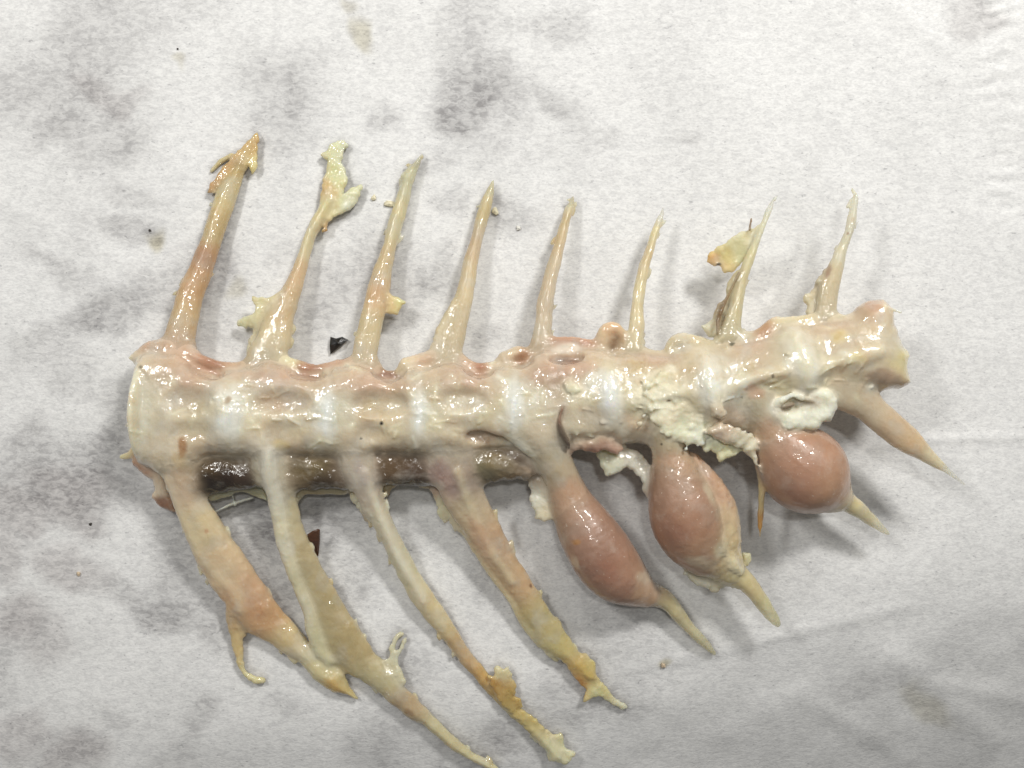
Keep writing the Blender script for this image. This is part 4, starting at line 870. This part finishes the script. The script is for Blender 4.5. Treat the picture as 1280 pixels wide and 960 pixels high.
# ------------------------------------------------------------------ wet tissue materials
def tissue(name, sss, rough, coat, grain, speck, fine=1.0, fibre=0.0, depth=0.0013):
    N = NT(name)
    obj = N.n('ShaderNodeTexCoord').outputs['Object']
    c = N.attr('tint', 'Color')
    seam = N.attr('seam'); thin = N.attr('thin')
    n1 = N.noise(700, 4, 0.6, obj).outputs[0]
    n2 = N.noise(2400, 3, 0.6, obj).outputs[0]
    n3 = N.noise(260, 4, 0.65, obj, 0.5).outputs[0]
    c = N.mix(N.ramp(n1, 0.3, 0.7, 0.0, grain), c, N.mix(1.0, c, (0.86, 0.82, 0.76), 'MULTIPLY'))
    c = N.mix(N.ramp(n3, 0.52, 0.72, 0.0, 0.35), c, N.mix(0.5, c, (0.72, 0.70, 0.62)))
    fv = N.attr('fibre', 'Vector')
    nf = N.noise(26, 3, 0.6, fv, 0.3).outputs[0]
    c = N.mix(N.ramp(nf, 0.36, 0.62, 0.5 * fibre, 0.0), c, N.mix(1.0, c, (0.84, 0.79, 0.70), 'MULTIPLY'))
    c = N.mix(N.ramp(nf, 0.56, 0.74, 0.0, 0.3 * fibre), c, (0.70, 0.68, 0.60))
    sp = N.math('MULTIPLY', N.ramp(n2, 0.66, 0.74), speck)
    c = N.mix(sp, c, (0.78, 0.75, 0.64))
    hgt = N.math('ADD', N.math('MULTIPLY', n1, 1.0), N.math('MULTIPLY', n2, 0.35))
    hgt = N.math('ADD', hgt, N.math('MULTIPLY', n3, 0.8))
    hgt = N.math('ADD', hgt, N.math('MULTIPLY', nf, 0.7 * fibre))
    bump = N.n('ShaderNodeBump', ins={'Strength': 0.4 * fine, 'Distance': 0.00022, 'Height': hgt}).outputs[0]
    n4 = N.noise(2300, 2, 0.55, obj).outputs[0]
    n5 = N.noise(190, 3, 0.6, obj).outputs[0]
    n6 = N.noise(400, 2, 0.5, obj, 0.4).outputs[0]
    wave = N.n('ShaderNodeBump', ins={'Strength': 1.0, 'Distance': 0.00045 * fine, 'Height': n6}).outputs[0]
    bump2 = N.n('ShaderNodeBump', ins={'Strength': 1.0, 'Distance': 0.00005 * fine, 'Height': N.math('MULTIPLY', n4, N.ramp(n5, 0.40, 0.60, 0.15, 1.0)), 'Normal': wave}).outputs[0]
    r = N.ramp(n3, 0.35, 0.7, rough - 0.12, rough + 0.10)
    b = N.n('ShaderNodeBsdfPrincipled', ins={'Base Color': c, 'Roughness': r, 'Normal': bump, 'Specular IOR Level': 0.45,
            'Subsurface Weight': N.math('MULTIPLY', seam, sss), 'Subsurface Radius': (1.0, 0.8, 0.6), 'Subsurface Scale': depth,
            'Coat Weight': coat, 'Coat Roughness': 0.06, 'Coat Normal': bump2, 'Coat IOR': 1.5})
    tr = N.n('ShaderNodeBsdfTransparent', ins={'Color': (0.96, 0.95, 0.92, 1)})
    mx = N.n('ShaderNodeMixShader', ins={0: thin, 1: b.outputs[0], 2: tr.outputs[0]})
    N.t.links.new(mx.outputs[0], N.out.inputs[0])
    return N.m
M = {'bone': tissue('wet_bone', .85, .36, .9, .3, .3, 1.0, .3), 'flesh': tissue('flesh_scrap', .75, .42, .7, .4, .3, 1.3, .3),
     'column': tissue('wet_column', .9, .32, .95, .3, .25, .95, 0.0, 0.0016),
     'swell': tissue('swollen_bone', .65, .44, .6, .55, .5, .85, 0.0), 'clot': tissue('blood_clot', .1, .26, .9, .6, .05, 1.4, 0.0),
     'fat': tissue('fat', .7, .6, .12, .3, .2, 1.5, 0.0), 'lig': tissue('ligament', .9, .28, .9, .2, .1, .8, .3)}
MAT = {'vertebra': 'column', 'joint_ligament': 'lig', 'arch_rim': 'column', 'neural_spine': 'bone', 'haemal_spine': 'bone', 'flesh_scrap': 'flesh', 'membrane': 'flesh',
       'ligament': 'lig', 'swelling': 'swell', 'side_rib': 'bone', 'arch_wing': 'bone', 'strand': 'flesh', 'haemal_canal': 'clot', 'clot': 'clot', 'vessel': 'clot', 'fat_lump': 'fat'}

# ------------------------------------------------------------------ split the surface into parts
fo = own[Q]
# majority owner of each face
fown = np.where((fo[:, 1] == fo[:, 2]) | (fo[:, 1] == fo[:, 3]), fo[:, 1], np.where(fo[:, 2] == fo[:, 3], fo[:, 2], fo[:, 0]))
# distance to a seam, so that scattering fades out before the cut
seamv = np.zeros(n, bool)
mixf = (fo != fo[:, :1]).any(1)
seamv[Q[mixf].ravel()] = True
sd = seamv.astype(np.float64)
e = np.concatenate([Q[:, [0, 1]], Q[:, [1, 2]], Q[:, [2, 3]], Q[:, [3, 0]]])
deg = np.bincount(e[:, 0], minlength=n) + np.bincount(e[:, 1], minlength=n)
for _ in range(10):
    av = (np.bincount(e[:, 0], sd[e[:, 1]], n) + np.bincount(e[:, 1], sd[e[:, 0]], n)) / np.maximum(deg, 1)
    sd = np.where(seamv, 1.0, 0.25 * sd + 0.75 * av)
SEAM = 1 - sstep(0.02, 0.75, sd)

# fibre coordinates: across and along the direction of each piece
al = V[:, 0] * OWND[:, 0] + V[:, 1] * OWND[:, 1]; ac = -V[:, 0] * OWND[:, 1] + V[:, 1] * OWND[:, 0]
FIBV = np.stack([al * 0.1, ac, V[:, 2] * 0.8], 1) * 0.01
# contact shadow around the low bones, painted into the paper as damp darkening
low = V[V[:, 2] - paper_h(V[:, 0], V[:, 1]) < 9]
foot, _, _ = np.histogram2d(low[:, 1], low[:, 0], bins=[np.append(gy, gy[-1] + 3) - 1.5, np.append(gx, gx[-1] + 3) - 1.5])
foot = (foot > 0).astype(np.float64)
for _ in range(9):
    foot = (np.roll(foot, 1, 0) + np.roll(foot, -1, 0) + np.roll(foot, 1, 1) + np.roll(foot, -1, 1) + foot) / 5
contact_shade = sstep(0.06, 0.5, foot + 0.10 * fbm(GX, GY, 0, 20, 3, 130)) * 0.42
wet = np.clip(1 - (1 - wet) * (1 - contact_shade), 0, 1)
set_attr(pm, 'wet', wet)  # damp stains together with the painted contact shadow
root = bpy.data.objects.new('fish_backbone', None)
root.empty_display_size = 0.01
root.location = W(640, 500, 0)
col.objects.link(root)
root['label'] = 'stretch of wet fish backbone with eight upper spines and three swollen lower spines'
root['category'] = 'fish bone'

objs = {}
def build(key):
    name, parent, label = PARTS[key]
    fs = np.nonzero(fown == kid[key])[0]
    if len(fs) < 6: return
    q = Q[fs]
    vid, inv = np.unique(q.ravel(), return_inverse=True)
    f = inv.reshape(-1, 4)[:, ::-1]
    me = bpy.data.meshes.new(name)
    v = V[vid]
    co = np.stack([(v[:, 0] - 640) * S, (500 - v[:, 1]) * S, v[:, 2] * S], 1)
    me.vertices.add(len(co)); me.vertices.foreach_set('co', co.astype(np.float32).ravel())
    me.loops.add(f.size); me.loops.foreach_set('vertex_index', f.astype(np.int32).ravel())
    me.polygons.add(len(f)); me.polygons.foreach_set('loop_start', np.arange(0, f.size, 4, dtype=np.int32))
    me.update(calc_edges=True)
    me.polygons.foreach_set('use_smooth', np.ones(len(f), bool))
    nn = Nn[vid] * np.array([1, -1, 1])
    me.normals_split_custom_set_from_vertices(nn.astype(np.float32).tolist())
    set_attr(me, 'tint', C[vid], 'FLOAT_COLOR'); set_attr(me, 'seam', SEAM[vid]); set_attr(me, 'thin', THIN[vid]); set_attr(me, 'fibre', FIBV[vid], 'FLOAT_COLOR')
    me.materials.append(M[MAT[name]])
    o = bpy.data.objects.new(name, me)
    col.objects.link(o)
    o.parent = objs.get(parent, root) if parent else root
    if label: o['label'] = label
    objs[key] = o
for k in keys:
    if PARTS[k][1] is None: build(k)
for k in keys:
    if PARTS[k][1] is not None: build(k)
print('verts', n, 'faces', len(Q), 'parts', len(objs))

# ------------------------------------------------------------------ loose bits on the paper
def plain(name, rgb, rough, coat=0.0):
    N = NT(name)
    obj = N.n('ShaderNodeTexCoord').outputs['Object']
    nz = N.noise(1500, 4, 0.6, obj).outputs[0]
    a = lin(rgb)
    c = N.mix(N.ramp(nz, 0.3, 0.7), tuple(a * 0.75), tuple(np.clip(a * 1.2, 0, 1)))
    bp = N.n('ShaderNodeBump', ins={'Strength': 0.5, 'Distance': 0.0002, 'Height': nz}).outputs[0]
    b = N.n('ShaderNodeBsdfPrincipled', ins={'Base Color': c, 'Roughness': rough, 'Normal': bp, 'Coat Weight': coat})
    N.t.links.new(b.outputs[0], N.out.inputs[0])
    return N.m
MB = {'black': plain('black_skin', (26, 26, 28), .3, .5), 'brown': plain('brown_skin', (74, 46, 30), .4, .3), 'cream': plain('cream_crumb', (222, 214, 184), .5, .2),
      'dark': plain('dark_speck', (52, 46, 42), .6), 'orange': plain('orange_crumb', (204, 184, 156), .5, .2), 'film': plain('pale_film', (226, 224, 216), .4, .3)}
def bit(name, poly, zs, thick, mat, label, cat, group=None, dome=0.0):
    """small solid flake: outline in photo px, height above the paper at each corner, real thickness"""
    cx = sum(p[0] for p in poly) / len(poly); cy = sum(p[1] for p in poly) / len(poly)
    if not isinstance(zs, (list, tuple)): zs = [zs] * len(poly)
    g = [gz(x, y, 0) for (x, y) in poly]
    zb = sum(zs) / len(zs) + gz(cx, cy, 0) + dome
    vs, fs = [], []
    nn = len(poly)
    base = W(cx, cy, gz(cx, cy, 0))
    def L(x, y, z):
        a = W(*P3(x, y, z)); return (a[0] - base[0], a[1] - base[1], a[2] - base[2])
    for lvl, sc, off in ((0, .96, 0.0), (1, 1.0, thick * .5), (2, .8, thick)):
        for i, (x, y) in enumerate(poly):
            vs.append(L(cx + (x - cx) * sc, cy + (y - cy) * sc, g[i] + zs[i] + off + 0.4))
    vs.append(L(cx, cy, zb + 0.4)); vs.append(L(cx, cy, zb + thick + 0.4))
    for lv in (0, 1):
        for i in range(nn):
            j = (i + 1) % nn
            fs.append((lv * nn + i, lv * nn + j, (lv + 1) * nn + j, (lv + 1) * nn + i))
    for i in range(nn):
        j = (i + 1) % nn
        fs.append((j, i, 3 * nn)); fs.append((2 * nn + i, 2 * nn + j, 3 * nn + 1))
    me = bpy.data.meshes.new(name)
    me.from_pydata(vs, [], fs); me.update()
    import bmesh
    bm = bmesh.new(); bm.from_mesh(me); bmesh.ops.recalc_face_normals(bm, faces=bm.faces)
    bm.to_mesh(me); bm.free()
    me.materials.append(MB[mat])
    o = bpy.data.objects.new(name, me); col.objects.link(o); o.location = base
    o['label'] = label; o['category'] = cat
    if group: o['group'] = group
    return o
bit('skin_flake', [(413, 421), (420, 423), (428, 421), (436, 425), (432, 427), (428, 431), (420, 437), (413, 443), (412, 432)], [3, 8, 4, 2, 3, 5, 4, 2, 4], 3, 'black', 'shiny black flake on the paper beside the third upper spine', 'flake', dome=3)
bit('skin_flake', [(384, 668), (390, 664), (397, 661), (400, 662), (400, 676), (398, 694), (396, 697), (392, 686), (386, 676)], [26, 24, 20, 18, 16, 10, 8, 16, 24], 4, 'brown', 'dark brown flake stuck to the second lower spine', 'flake', dome=2)
def crumb(x, y, r, mat, label, seed, group=None, sq=.6, el=1.0):
    q = random.Random(seed); pl = []
    for i in range(9):
        a = i / 9 * 2 * math.pi; rr_ = r * q.uniform(.65, 1.2)
        pl.append((x + math.cos(a) * rr_ * el, y + math.sin(a) * rr_))
    return bit('flesh_crumb' if mat in ('cream', 'orange', 'film') else 'dark_speck', pl, 0.0, r * sq, mat, label, 'crumb' if mat in ('cream', 'orange', 'film') else 'speck', group, dome=r * .3)
crumb(619, 264, 5, 'cream', 'pale crumb on the paper touching the fourth upper spine', 1)
crumb(487, 255, 5, 'cream', 'flat cream crumb touching the third upper spine near its tip', 2, el=1.4)
crumb(467, 247, 4, 'cream', 'cream crumb on the paper between the second and third upper spines', 3)
crumb(98, 718, 3.2, 'orange', 'orange-tan crumb on a damp patch of paper, off the backbone', 4)
crumb(113, 655, 1.9, 'dark', 'round dark speck on a damp patch of paper', 5)
crumb(187, 288, 1.8, 'dark', 'dark speck on the olive stain beside the first upper spine', 6)
crumb(222, 61, 1.6, 'dark', 'tiny dark speck on the paper above the first upper spine', 7)
crumb(829, 832, 3.5, 'orange', 'small yellow crumb between the tips of two lower spines', 8)
crumb(648, 285, 3.4, 'film', 'whitish crumb on the grey blotch between the fourth and fifth upper spines', 9)
